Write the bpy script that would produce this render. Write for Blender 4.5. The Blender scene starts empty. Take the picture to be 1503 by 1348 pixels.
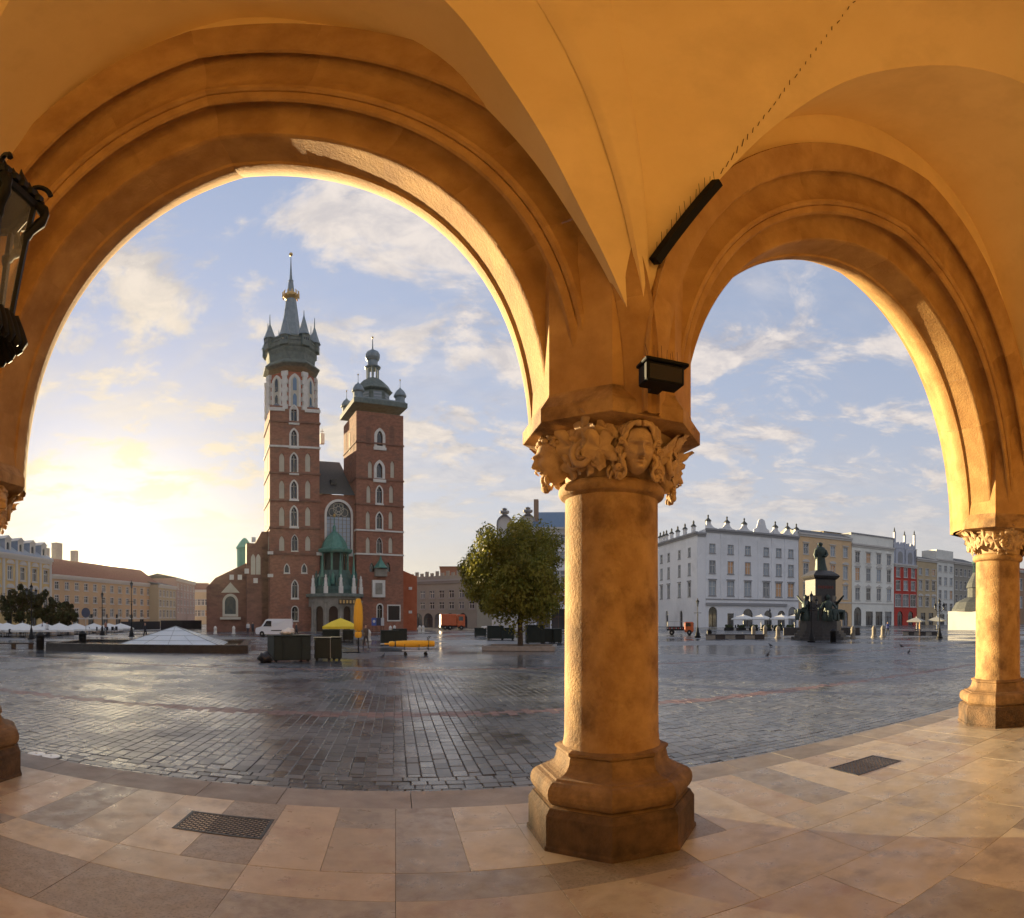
import bpy, bmesh, math, random
from mathutils import Vector, Matrix, noise as mnoise
random.seed(7)
PI = math.pi; R_ = math.radians
S = bpy.context.scene
C = S.collection

# ------------------------------------------------------------------ camera
# The photograph is a stitched panorama (verticals straight, the kerb line bends), so the camera is a panoramic one.
EYE = 2.1                                     # eye height above the arcade floor
FH, FV, HY, X0 = 789.4, 907.8, 908.1, 580.7   # photo pixels per radian across / up, horizon row, column of the straight-ahead view
cd = bpy.data.cameras.new('camera'); cam = bpy.data.objects.new('camera', cd); C.objects.link(cam)
cam.location = (0, 0, EYE); cam.rotation_euler = (PI/2, 0, 0)
cd.type = 'PANO'; cd.panorama_type = 'EQUIRECTANGULAR'
cd.longitude_min = (0-X0)/FH; cd.longitude_max = (1503-X0)/FH
cd.latitude_min = (HY-1348)/FV; cd.latitude_max = HY/FV
cd.clip_start = 0.05; cd.clip_end = 5000
S.camera = cam

# ------------------------------------------------------------------ sun, sky, exposure
SUN_AZ, SUN_EL = R_(-30.3), R_(5.35)           # azimuth from straight ahead (left is negative), elevation
SUND = Vector((math.sin(SUN_AZ)*math.cos(SUN_EL), math.cos(SUN_AZ)*math.cos(SUN_EL), math.sin(SUN_EL)))
sl = bpy.data.lights.new('sun', 'SUN'); sl.energy = 5.0; sl.angle = R_(0.5); sl.color = (1.0, 0.77, 0.43)
so = bpy.data.objects.new('sun', sl); C.objects.link(so); so.rotation_euler = SUND.to_track_quat('Z', 'Y').to_euler()
so.location = (-60, 100, 60)
W = bpy.data.worlds.new('World'); S.world = W; W.use_nodes = True

def build_world():
    nt = W.node_tree; N = nt.nodes; L = nt.links; N.clear()
    def nd(t, **k):
        n = N.new(t)
        for a, b in k.items(): setattr(n, a, b)
        return n
    def mth(op, a, b=None, c=None, clamp=False):
        n = nd('ShaderNodeMath', operation=op, use_clamp=clamp)
        for i, v in enumerate((a, b, c)):
            if v is None: continue
            if isinstance(v, (int, float)): n.inputs[i].default_value = v
            else: L.new(v, n.inputs[i])
        return n.outputs[0]
    def mixc(fac, a, b, bt='MIX'):
        n = nd('ShaderNodeMix', data_type='RGBA', blend_type=bt)
        for s, v in ((n.inputs[0], fac), (n.inputs[6], a), (n.inputs[7], b)):
            if isinstance(v, (int, float)): s.default_value = v
            elif isinstance(v, tuple): s.default_value = (*v, 1)
            else: L.new(v, s)
        return n.outputs[2]
    sky = nd('ShaderNodeTexSky', sky_type='NISHITA', sun_disc=False)
    sky.sun_elevation = SUN_EL; sky.sun_rotation = SUN_AZ; sky.altitude = 220
    sky.air_density = 1.0; sky.dust_density = 0.5; sky.ozone_density = 2.2
    tc = nd('ShaderNodeTexCoord')
    sep = nd('ShaderNodeSeparateXYZ'); L.new(tc.outputs['Generated'], sep.inputs[0])
    z = mth('MAXIMUM', sep.outputs[2], 0.0)
    den = mth('ADD', z, 0.09)
    cmb = nd('ShaderNodeCombineXYZ')
    L.new(mth('DIVIDE', sep.outputs[0], den), cmb.inputs[0]); L.new(mth('DIVIDE', sep.outputs[1], den), cmb.inputs[1])
    def fbm(scale, detail, rough, dist, off, sx=1.0, sy=1.0):
        mp = nd('ShaderNodeMapping'); L.new(cmb.outputs[0], mp.inputs[0])
        mp.inputs['Location'].default_value = off; mp.inputs['Scale'].default_value = (sx, sy, 1)
        n = nd('ShaderNodeTexNoise'); n.inputs['Scale'].default_value = scale; n.inputs['Detail'].default_value = detail
        n.inputs['Roughness'].default_value = rough; n.inputs['Distortion'].default_value = dist
        L.new(mp.outputs[0], n.inputs['Vector']); return n.outputs[0]
    def ramp(v, p0, p1):
        n = nd('ShaderNodeMapRange', interpolation_type='SMOOTHSTEP'); L.new(v, n.inputs[0])
        n.inputs[1].default_value = p0; n.inputs[2].default_value = p1; return n.outputs[0]
    puff = ramp(fbm(2.3, 10, 0.62, 0.35, (3.1, 1.7, 0)), 0.455, 0.60)
    veil = ramp(fbm(0.8, 7, 0.6, 0.7, (0.4, 5.2, 0), 1.0, 1.7), 0.40, 0.75)
    fade = ramp(sep.outputs[2], 0.07, 0.24)               # cumulus thins out towards the hazy horizon
    dens = mth('MAXIMUM', mth('MULTIPLY', puff, fade), mth('MULTIPLY', mth('MULTIPLY', veil, 0.60), ramp(sep.outputs[2], 0.02, 0.16)))
    # angle to the sun: the aureole of a hazy sunrise
    dot = nd('ShaderNodeVectorMath', operation='DOT_PRODUCT'); L.new(tc.outputs['Generated'], dot.inputs[0]); dot.inputs[1].default_value = SUND
    cs = mth('MAXIMUM', dot.outputs['Value'], 0.0)
    wide = mth('POWER', cs, 9.0); core = mth('ADD', mth('MULTIPLY', mth('POWER', cs, 9000.0), 6.0), mth('POWER', cs, 700.0)); mid = mth('POWER', cs, 70.0)
    gm = nd('ShaderNodeGamma'); gm.inputs[1].default_value = 0.33; L.new(sky.outputs[0], gm.inputs[0])   # soften the huge range of the low-sun sky
    base = mixc(1.0, gm.outputs[0], (SKY_TINT), 'MULTIPLY')
    lit = ramp(mth('SUBTRACT', fbm(2.3, 10, 0.62, 0.35, (3.1, 1.7, 0)), fbm(2.3, 10, 0.62, 0.35, (3.1-.10, 1.7+.16, 0))), -0.05, 0.07)   # side of each cloud that faces the sun
    lit = mth('ADD', mth('MULTIPLY', lit, 0.45), mth('MULTIPLY', ramp(fbm(6.5, 9, 0.68, 0.4, (1.3, 0.2, 0)), 0.36, 0.62), 0.55))
    cloudcol = mixc(lit, mixc(wide, CLOUD_SHADE, CLOUD_SUN), mixc(wide, CLOUD_FAR, CLOUD_SUN))
    body = mixc(mth('MULTIPLY', dens, 0.92), base, cloudcol)
    hz = mth('POWER', 2.718, mth('MULTIPLY', z, -5.0))      # pale haze towards the horizon
    body = mixc(mth('MULTIPLY', hz, 0.93), body, mixc(mth('POWER', cs, 40.0), mixc(mth('POWER', cs, 4.0), HAZE_FAR, HAZE_SUN), HAZE_CORE))
    glow = nd('ShaderNodeVectorMath', operation='SCALE'); glow.inputs[0].default_value = GLOW_COL
    L.new(mth('ADD', mth('MULTIPLY', mid, GLOW[0]), mth('ADD', mth('MULTIPLY', core, GLOW[1]), mth('MULTIPLY', wide, GLOW[2]))), glow.inputs['Scale'])
    tot = nd('ShaderNodeVectorMath', operation='ADD'); L.new(body, tot.inputs[0]); L.new(glow.outputs[0], tot.inputs[1])
    bg = nd('ShaderNodeBackground'); bg.inputs[1].default_value = SKY_STRENGTH; L.new(tot.outputs[0], bg.inputs[0])
    out = nd('ShaderNodeOutputWorld'); L.new(bg.outputs[0], out.inputs[0])
SKY_STRENGTH = 0.08
SKY_TINT = (1.46, 1.48, 1.80)
CLOUD_FAR, CLOUD_SUN = (3.0, 2.7, 2.5), (3.3, 2.75, 1.9)
HAZE_CORE = (4.6, 3.9, 2.3)
CLOUD_SHADE = (1.35, 1.38, 1.65)
HAZE_FAR, HAZE_SUN = (2.35, 2.08, 1.76), (2.5, 2.2, 1.5)
GLOW_COL, GLOW = (1.0, 0.84, 0.50), (0.55, 12.0, 0.0)
build_world()
S.view_settings.view_transform = 'Standard'; S.view_settings.look = 'None'
S.view_settings.gamma = 1.0; S.view_settings.exposure = 1.92; S.view_settings.use_curve_mapping = False
S.render.engine = 'CYCLES'
S.cycles.use_denoising = True
S.cycles.max_bounces = 8; S.cycles.diffuse_bounces = 5; S.cycles.glossy_bounces = 4; S.cycles.transmission_bounces = 6
S.cycles.sample_clamp_indirect = 8.0

# ------------------------------------------------------------------ measuring helpers
def az(px): return (px-X0)/FH
def el(py): return (HY-py)/FV
def pol(px, r): return (r*math.sin(az(px)), r*math.cos(az(px)))
def zat(py, r): return EYE + r*math.tan(el(py))
def grd(py): return -EYE/math.tan(el(py))            # distance of a point on the ground
def G(px, py): return pol(px, grd(py))

# ------------------------------------------------------------------ mesh helper
class MB:
    def __init__(s): s.v = []; s.f = []
    def add(s, vs, fs):
        o = len(s.v); s.v += [tuple(p) for p in vs]; s.f += [tuple(i+o for i in q) for q in fs]; return s
    def box(s, c, d, rz=0.0, M=None):
        x, y, z = d[0]/2, d[1]/2, d[2]/2; cr, sr = math.cos(rz), math.sin(rz); vs = []
        for sz in (-z, z):
            for sx, sy in ((-x, -y), (x, -y), (x, y), (-x, y)):
                p = (c[0]+sx*cr-sy*sr, c[1]+sx*sr+sy*cr, c[2]+sz); vs.append(M @ Vector(p) if M else p)
        return s.add(vs, [(3,2,1,0), (4,5,6,7), (0,1,5,4), (1,2,6,5), (2,3,7,6), (3,0,4,7)])
    def bevbox(s, c, d, b, rz=0.0):
        x, y, z = d[0]/2, d[1]/2, d[2]/2; cr, sr = math.cos(rz), math.sin(rz)
        poly = [(-x+b,-y), (x-b,-y), (x,-y+b), (x,y-b), (x-b,y), (-x+b,y), (-x,y-b), (-x,-y+b)]
        ins = [(-x+b,-y+b), (x-b,-y+b), (x-b,-y+b), (x-b,y-b), (x-b,y-b), (-x+b,y-b), (-x+b,y-b), (-x+b,-y+b)]
        T = lambda p, h: (c[0]+p[0]*cr-p[1]*sr, c[1]+p[0]*sr+p[1]*cr, c[2]+h)
        vs = [T(p, -z) for p in ins]+[T(p, -z+b) for p in poly]+[T(p, z-b) for p in poly]+[T(p, z) for p in ins]
        fs = []
        for k in range(3):
            for i in range(8):
                j = (i+1) % 8; fs.append((k*8+i, k*8+j, k*8+8+j, k*8+8+i))
        fs.append((24, 25, 27, 29)); fs.append((5, 3, 1, 0)); return s.add(vs, fs)
    def prism(s, poly, z0, z1, cap=True):
        n = len(poly); vs = [(*p, z0) for p in poly]+[(*p, z1) for p in poly]
        fs = [(i, (i+1) % n, n+(i+1) % n, n+i) for i in range(n)]
        if cap: fs += [tuple(range(n-1, -1, -1)), tuple(range(n, 2*n))]
        return s.add(vs, fs)
    def lathe(s, prof, n=24, c=(0, 0, 0), ph=0.0, sx=1.0, sy=1.0, cap=True):
        vs = []; fs = []
        for r, z in prof:
            for i in range(n):
                a = ph+2*PI*i/n; vs.append((c[0]+r*math.cos(a)*sx, c[1]+r*math.sin(a)*sy, c[2]+z))
        for k in range(len(prof)-1):
            for i in range(n):
                j = (i+1) % n; fs.append((k*n+i, k*n+j, (k+1)*n+j, (k+1)*n+i))
        if cap: fs += [tuple(range(n-1, -1, -1)), tuple(range((len(prof)-1)*n, len(prof)*n))]
        return s.add(vs, fs)
    def tube(s, path, rad, n=6, cap=True):
        P = [Vector(p) for p in path]; m = len(P); rr = rad if isinstance(rad, (list, tuple)) else [rad]*m
        vs = []; up = None
        for i, p in enumerate(P):
            t = (P[min(i+1, m-1)]-P[max(i-1, 0)]).normalized()
            if up is None:
                up = Vector((0, 0, 1)) if abs(t.z) < .9 else Vector((1, 0, 0))
            a = t.cross(up)
            if a.length < 1e-6: a = t.cross(Vector((1, 0, 0)))
            a.normalize(); b = a.cross(t).normalized(); up = b
            for k in range(n):
                an = 2*PI*k/n; vs.append(p+rr[i]*(math.cos(an)*a+math.sin(an)*b))
        fs = [(i*n+k, i*n+(k+1) % n, (i+1)*n+(k+1) % n, (i+1)*n+k) for i in range(m-1) for k in range(n)]
        if cap: fs += [tuple(range(n-1, -1, -1)), tuple(range((m-1)*n, m*n))]
        return s.add(vs, fs)
    def ell(s, c, r, nu=14, nv=9, M=None):
        vs = []; fs = []
        for j in range(nv+1):
            t = PI*j/nv
            for i in range(nu):
                p = 2*PI*i/nu
                q = Vector((r[0]*math.sin(t)*math.cos(p), r[1]*math.sin(t)*math.sin(p), r[2]*math.cos(t)))
                if M: q = M @ q
                vs.append((c[0]+q[0], c[1]+q[1], c[2]+q[2]))
        for j in range(nv):
            for i in range(nu):
                k = (i+1) % nu; fs.append((j*nu+i, (j+1)*nu+i, (j+1)*nu+k, j*nu+k))
        return s.add(vs, fs)
    def grid(s, P):
        n = len(P); m = len(P[0]); vs = [p for row in P for p in row]
        return s.add(vs, [(i*m+j, i*m+j+1, (i+1)*m+j+1, (i+1)*m+j) for i in range(n-1) for j in range(m-1)])
    def xf(s, M, k=0):
        s.v = s.v[:k]+[tuple(M @ Vector(p)) for p in s.v[k:]]; return s
    def mesh(s, name, mat, smooth=None):
        me = bpy.data.meshes.new(name); me.from_pydata(s.v, [], s.f); me.update()
        if mat: me.materials.append(mat)
        if smooth is not None:
            me.polygons.foreach_set('use_smooth', [True]*len(me.polygons))
            me.set_sharp_from_angle(angle=R_(smooth))
        return me
    def build(s, name, mat, parent=None, smooth=None, **kw):
        return put(name, s.mesh(name, mat, smooth), parent, **kw)
def put(name, me, parent=None, loc=(0, 0, 0), rz=0.0, label=None, cat=None, group=None, kind=None, fix=False):
    o = bpy.data.objects.new(name, me); C.objects.link(o)
    o.location = loc; o.rotation_euler = (0, 0, rz)
    if parent is not None: o.parent = parent
    if fix:
        bm = bmesh.new(); bm.from_mesh(me); bmesh.ops.recalc_face_normals(bm, faces=bm.faces); bm.to_mesh(me); bm.free()
    return tag(o, label, cat, group, kind)
def tag(o, label=None, cat=None, group=None, kind=None):
    for k, v in (('label', label), ('category', cat), ('group', group), ('kind', kind)):
        if v: o[k] = v
    return o
def thing(name, label, cat, loc=(0, 0, 0), rz=0.0, group=None, kind=None):
    return put(name, None, None, loc, rz, label, cat, group, kind)
def dup(root, loc, rz=0.0, label=None, sc=None):
    def cp(o, par):
        c = o.copy(); C.objects.link(c); c.parent = par
        for ch in KIDS.get(o.name, ()): cp(ch, c)
        return c
    KIDS = {}
    for o in C.objects:
        if o.parent: KIDS.setdefault(o.parent.name, []).append(o)
    r = cp(root, None); r.location = loc; r.rotation_euler = (0, 0, rz)
    if sc: r.scale = sc
    if label: r['label'] = label
    return r

# ------------------------------------------------------------------ materials
MATS = {}
def M(name, c1, c2=None, scale=2.0, rough=0.8, bump=0.0, bscale=30.0, metal=0.0, spec=0.35, rnd=0.0, c3=None, s3=0.4, rough2=None, stretch=None, detail=7.0, attr=None, coat=0.0, world=False):
    if name in MATS: return MATS[name]
    m = bpy.data.materials.new(name); m.use_nodes = True; nt = m.node_tree; N = nt.nodes; L = nt.links
    b = N['Principled BSDF']; b.inputs['Roughness'].default_value = rough; b.inputs['Metallic'].default_value = metal
    b.inputs['Specular IOR Level'].default_value = spec
    if coat: b.inputs['Coat Weight'].default_value = coat; b.inputs['Coat Roughness'].default_value = 0.12
    MATS[name] = m
    tc = N.new('ShaderNodeTexCoord'); vec = tc.outputs['Object']
    if world:
        ge = N.new('ShaderNodeNewGeometry'); vec = ge.outputs['Position']
    if stretch:
        mp = N.new('ShaderNodeMapping'); L.new(vec, mp.inputs[0]); mp.inputs['Scale'].default_value = stretch; vec = mp.outputs[0]
    if rnd and not attr:
        oi = N.new('ShaderNodeObjectInfo'); ad = N.new('ShaderNodeVectorMath'); ad.operation = 'MULTIPLY_ADD'
        L.new(oi.outputs['Random'], ad.inputs[0]); ad.inputs[1].default_value = (37, 53, 71); L.new(vec, ad.inputs[2]); vec = ad.outputs[0]
    def noise(sc, det=detail, ro=0.6):
        n = N.new('ShaderNodeTexNoise'); n.inputs['Scale'].default_value = sc; n.inputs['Detail'].default_value = det
        n.inputs['Roughness'].default_value = ro; L.new(vec, n.inputs['Vector']); return n.outputs[0]
    def mr(v, a, b_, lo=0.0, hi=1.0):
        n = N.new('ShaderNodeMapRange'); L.new(v, n.inputs[0]); n.inputs[1].default_value = a; n.inputs[2].default_value = b_
        n.inputs[3].default_value = lo; n.inputs[4].default_value = hi; return n.outputs[0]
    col = None
    if c2:
        mx = N.new('ShaderNodeMix'); mx.data_type = 'RGBA'; L.new(mr(noise(scale), .32, .68), mx.inputs[0])
        mx.inputs[6].default_value = (*c1, 1); mx.inputs[7].default_value = (*c2, 1); col = mx.outputs[2]
        if c3:
            m2 = N.new('ShaderNodeMix'); m2.data_type = 'RGBA'; L.new(mr(noise(s3, 8, .65), .5, .72), m2.inputs[0])
            L.new(col, m2.inputs[6]); m2.inputs[7].default_value = (*c3, 1); col = m2.outputs[2]
    else:
        b.inputs['Base Color'].default_value = (*c1, 1)
        if rnd:
            rg = N.new('ShaderNodeRGB'); rg.outputs[0].default_value = (*c1, 1); col = rg.outputs[0]
    if rnd and col is not None:
        hs = N.new('ShaderNodeHueSaturation'); L.new(col, hs.inputs['Color'])
        if attr:
            at = N.new('ShaderNodeAttribute'); at.attribute_name = attr; src = at.outputs['Fac']
        else: src = oi.outputs['Random']
        L.new(mr(src, 0, 1, 1-rnd, 1+rnd), hs.inputs['Value']); col = hs.outputs[0]
    if col is not None: L.new(col, b.inputs['Base Color'])
    if rough2 is not None: L.new(mr(noise(scale*0.7, 5), .35, .65, rough, rough2), b.inputs['Roughness'])
    if bump:
        bp = N.new('ShaderNodeBump'); bp.inputs['Strength'].default_value = bump; bp.inputs['Distance'].default_value = 0.02
        L.new(noise(bscale, 8, .65), bp.inputs['Height']); L.new(bp.outputs[0], b.inputs['Normal'])
    return m
def glass_mat(name, col=(0.05, 0.06, 0.07), rough=0.06, spec=0.8):
    return M(name, col, rough=rough, spec=spec)
stone = M('sandstone', (0.27, 0.145, 0.055), (0.49, 0.305, 0.13), 2.8, 0.85, 0.7, 30, c3=(0.10, 0.05, 0.022), s3=1.6)
stone_dirty = M('weathered_sandstone', (0.05, 0.032, 0.019), (0.17, 0.10, 0.052), 3.0, 0.85, 0.9, 26, c3=(0.022, 0.017, 0.014), s3=1.3)
stone_stained = M('stained_sandstone', (0.11, 0.064, 0.032), (0.34, 0.205, 0.093), 2.6, 0.85, 0.8, 26, c3=(0.055, 0.036, 0.022), s3=1.2)
carved = M('carved_stone', (0.44, 0.29, 0.15), (0.56, 0.38, 0.21), 3.0, 0.85, 0.25, 40, c3=(0.25, 0.15, 0.08), s3=2.5)
plaster = M('ochre_plaster', (0.74, 0.53, 0.25), (0.81, 0.60, 0.30), 0.8, 0.9, 0.22, 7, c3=(0.66, 0.475, 0.235), s3=0.6)
arch_stone = M('arch_stone', (0.35, 0.185, 0.062), (0.51, 0.30, 0.11), 2.2, 0.85, 0.5, 24, c3=(0.29, 0.15, 0.053), s3=0.9, rnd=0.04)
slab_m = M('beige_marble_slab', (0.41, 0.355, 0.265), (0.50, 0.44, 0.335), 4.5, 0.24, 0.12, 60, rnd=0.16, c3=(0.28, 0.24, 0.19), s3=2.2, rough2=0.5, spec=0.45)
slab_p = M('pinkish_marble_slab', (0.37, 0.305, 0.22), (0.45, 0.375, 0.28), 5.0, 0.24, 0.12, 60, rnd=0.12, c3=(0.31, 0.22, 0.16), s3=2.6, rough2=0.5, spec=0.45)
slab_g = M('grey_limestone_slab', (0.24, 0.215, 0.18), (0.33, 0.30, 0.255), 6.0, 0.24, 0.12, 60, rnd=0.14, c3=(0.18, 0.15, 0.125), s3=3.5, rough2=0.5, spec=0.45)
slab_d = M('brown_granite_slab', (0.25, 0.21, 0.165), (0.33, 0.28, 0.22), 9, 0.36, 0.08, 80, rnd=0.12, c3=(0.13, 0.105, 0.08), s3=40, rough2=0.5, spec=0.45)
kerb_m = M('grey_kerb_granite', (0.20, 0.185, 0.17), (0.29, 0.27, 0.25), 3, 0.45, 0.25, 40, rnd=0.14, rough2=0.65)
sett_m = M('granite_sett', (0.055, 0.065, 0.08), (0.10, 0.112, 0.128), 0.5, 0.11, 0.12, 30, rnd=0.4, rough2=0.42, spec=0.65, world=True)
sett_f = M('granite_setts', (0.055, 0.065, 0.08), (0.10, 0.112, 0.128), 0.5, 0.11, 0.12, 30, rnd=0.4, rough2=0.42, spec=0.65, world=True, attr='rnd')
sett_r = M('red_porphyry_sett', (0.105, 0.058, 0.052), (0.15, 0.085, 0.075), 1.2, 0.32, 0.35, 30, rnd=0.3, rough2=0.5, spec=0.5, attr='rnd')
def brick_paving(name):
    m = M(name, (0.10, 0.098, 0.10), rough=0.45, spec=0.5); nt = m.node_tree; N = nt.nodes; L = nt.links; b = N['Principled BSDF']
    ge = N.new('ShaderNodeNewGeometry'); mp = N.new('ShaderNodeMapping'); mp.inputs['Rotation'].default_value = (0, 0, PI/2); L.new(ge.outputs['Position'], mp.inputs[0])
    br = N.new('ShaderNodeTexBrick'); L.new(mp.outputs[0], br.inputs[0]); br.inputs['Scale'].default_value = 1.0; br.inputs['Brick Width'].default_value = 0.48; br.inputs['Row Height'].default_value = 0.31
    br.inputs['Mortar Size'].default_value = 0.016; br.inputs['Color1'].default_value = (0.06, 0.068, 0.082, 1); br.inputs['Color2'].default_value = (0.14, 0.145, 0.155, 1); br.inputs['Mortar'].default_value = (0.04, 0.038, 0.036, 1)
    nz = N.new('ShaderNodeTexNoise'); nz.inputs['Scale'].default_value = 0.10; nz.inputs['Detail'].default_value = 8; L.new(ge.outputs['Position'], nz.inputs['Vector'])
    mr = N.new('ShaderNodeMapRange'); L.new(nz.outputs[0], mr.inputs[0]); mr.inputs[1].default_value = .35; mr.inputs[2].default_value = .65; mr.inputs[3].default_value = .7; mr.inputs[4].default_value = 1.25
    hs = N.new('ShaderNodeHueSaturation'); L.new(br.outputs[0], hs.inputs['Color']); L.new(mr.outputs[0], hs.inputs['Value']); L.new(hs.outputs[0], b.inputs['Base Color'])
    m2 = N.new('ShaderNodeMapRange'); L.new(nz.outputs[0], m2.inputs[0]); m2.inputs[1].default_value = .4; m2.inputs[2].default_value = .6; m2.inputs[3].default_value = .11; m2.inputs[4].default_value = .38; L.new(m2.outputs[0], b.inputs['Roughness'])
    bp = N.new('ShaderNodeBump'); bp.inputs['Strength'].default_value = .5; bp.inputs['Distance'].default_value = .02; bp.invert = True; L.new(br.outputs['Fac'], bp.inputs['Height']); L.new(bp.outputs[0], b.inputs['Normal'])
    return m
bed_m = M('joint_sand', (0.035, 0.033, 0.032), (0.06, 0.055, 0.05), 4, 0.55, 0.2, 30)
iron = M('black_iron', (0.008, 0.008, 0.009), rough=0.55, spec=0.2)
iron_g = M('cast_iron_grate', (0.035, 0.037, 0.04), (0.07, 0.065, 0.06), 12, 0.45, 0.3, 50, metal=0.6)

# ================================================================== ARCADE
YC, XL, XM, XR = 5.478, -6.05, 2.325, 11.31
HX = 9.0
XCOLS = [XL-8.4, XL, XM, XR, XR+HX]
PIER_R, PLINTH_R = 0.885, 0.925
def sh(x):                                    # the arcade line swings back a little towards the left
    return 0.37*min(1.0, max(0.0, (XM-x)/(XM-XL)))
K8 = [PI/8+PI/4*i for i in range(8)]
def octo(r, cx=0.0, cy=0.0):
    return [(cx+r*math.cos(a), cy+r*math.sin(a)) for a in K8]

# floor slabs ------------------------------------------------------
floor = MB().box((2, 0.1, -0.135), (44, 13.2, 0.2)).build('arcade_floor', M('floor_bed', (0.06, 0.05, 0.04), rough=0.9), kind='structure', label='beige stone slab floor of the arcade')
rng = random.Random(3)
KERB_Y = 6.617
slab_cache = {}
def slab(x0, x1, y0, y1, dark=False):
    g = 0.004; w, d = x1-x0-g, y1-y0-g
    mt_ = slab_d if dark else rng.choices((slab_m, slab_p, slab_g), (6, 3, 3))[0]; key = (round(w, 2), round(d, 2), mt_.name)
    if key not in slab_cache:
        slab_cache[key] = MB().bevbox((0, 0, 0), (w, d, 0.05), 0.0012).mesh('slab', mt_)
    o = put('slab', slab_cache[key], floor, ((x0+x1)/2, (y0+y1)/2, -0.025+rng.uniform(-.0012, .0012)))
    return o
rows = [(KERB_Y, 4.80, 0.68, 0.0), (4.80, 4.26, 1.36, 0.0), (4.26, 3.36, 1.36, 0.0), (3.36, 2.46, 1.36, 0.68), (2.46, 1.54, 1.36, 0.0), (1.54, 0.18, 1.36, 0.0), (0.18, -1.18, 1.36, 0.68), (-1.18, -2.6, 1.36, 0.0)]
for ri, (y1, y0, w, off) in enumerate(rows):
    x = -13.6-off
    while x < 17.0:
        xx = x+w
        dark = (rng.random() < (0.06 if ri == 0 else 0.10 if ri == 1 else 0.30))
        if ri == 2: dark = (-3.4 < x < -2.6) or (2.6 < x < 5.2 and rng.random() < .6) or rng.random() < .10
        if ri == 3: dark = rng.random() < .35
        if ri == 0 and rng.random() < 0.3 and not (-.2 < x+2 < .2):
            ym = y0+(y1-y0)*rng.choice((.4, .55, .62))
            slab(x, xx, y0, ym, dark); slab(x, xx, ym, y1, False)
        else: slab(x, xx, y0, y1, dark)
        x = xx
# kerb -------------------------------------------------------------
kerb = MB().box((2, KERB_Y+0.36, -0.16), (44, 0.70, 0.2)).build('kerb', M('kerb_bed', (0.05, 0.045, 0.04), rough=0.9), kind='structure', label='grey granite kerb strip along the arcade edge')
x = -13.9
kc = {}
while x < 17:
    w = rng.choice((1.1, 1.45, 1.7))
    if w not in kc: kc[w] = MB().bevbox((0, 0, 0), (w-.008, 0.715, 0.06), 0.004).mesh('kerb_stone', kerb_m)
    put('kerb_stone', kc[w], kerb, (x+w/2, KERB_Y+0.362, -0.034+rng.uniform(-.003, .003))); x += w

# columns ----------------------------------------------------------
def lerp(a, b, t): return a+(b-a)*t
def octring(mb, prof):
    mb.lathe(prof, 8, ph=PI/8); return mb
def leaf_mesh(w, h, curl, seed, thick=0.02):
    # a five-lobed ivy/oak leaf bent outwards at the tip, with a rib and real thickness
    rg = random.Random(seed); mb = MB(); n = 28; rows_ = 7
    def outline(a):
        lob = abs(math.sin(a*2.5))**0.75
        return 0.50+0.44*lob+0.06*math.sin(a*17)
    P = []
    for j in range(rows_+1):
        t = j/rows_; row = []
        for i in range(n):
            a = 2*PI*i/n; rr = t*outline(a+PI/2)
            x = rr*math.cos(a)*w/2; zz = rr*math.sin(a)*h/2
            yy = -curl*(zz/h+.35)**2+0.10*w*(2*abs(x)/w)**2+0.075*w*math.cos(a*5+PI/2)*t**1.3+0.05*w*math.sin(zz*40)*t+0.012*rg.uniform(-1, 1)*t*w
            row.append((x, yy, zz))
        P.append(row)
    vs = [p for r in P for p in r]; m = len(vs)
    fs = [(j*n+i, j*n+(i+1) % n, (j+1)*n+(i+1) % n, (j+1)*n+i) for j in range(rows_) for i in range(n)]
    mb.add(vs, fs); mb.add([(p[0]*.92, p[1]+thick, p[2]*.92) for p in vs], [q[::-1] for q in fs])
    o = rows_*n
    mb.f += [(o+i, o+m+i, o+m+(i+1) % n, o+(i+1) % n) for i in range(n)]
    return mb
def volute(r0, turns, n, rad):
    P = []; rr = []
    for i in range(n+1):
        t = i/n; a = turns*2*PI*t; r = r0*(1-.82*t)
        P.append((r*math.cos(a), 0, r*math.sin(a))); rr.append(rad*(1-.45*t))
    return MB().tube(P, rr, 8)
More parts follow.
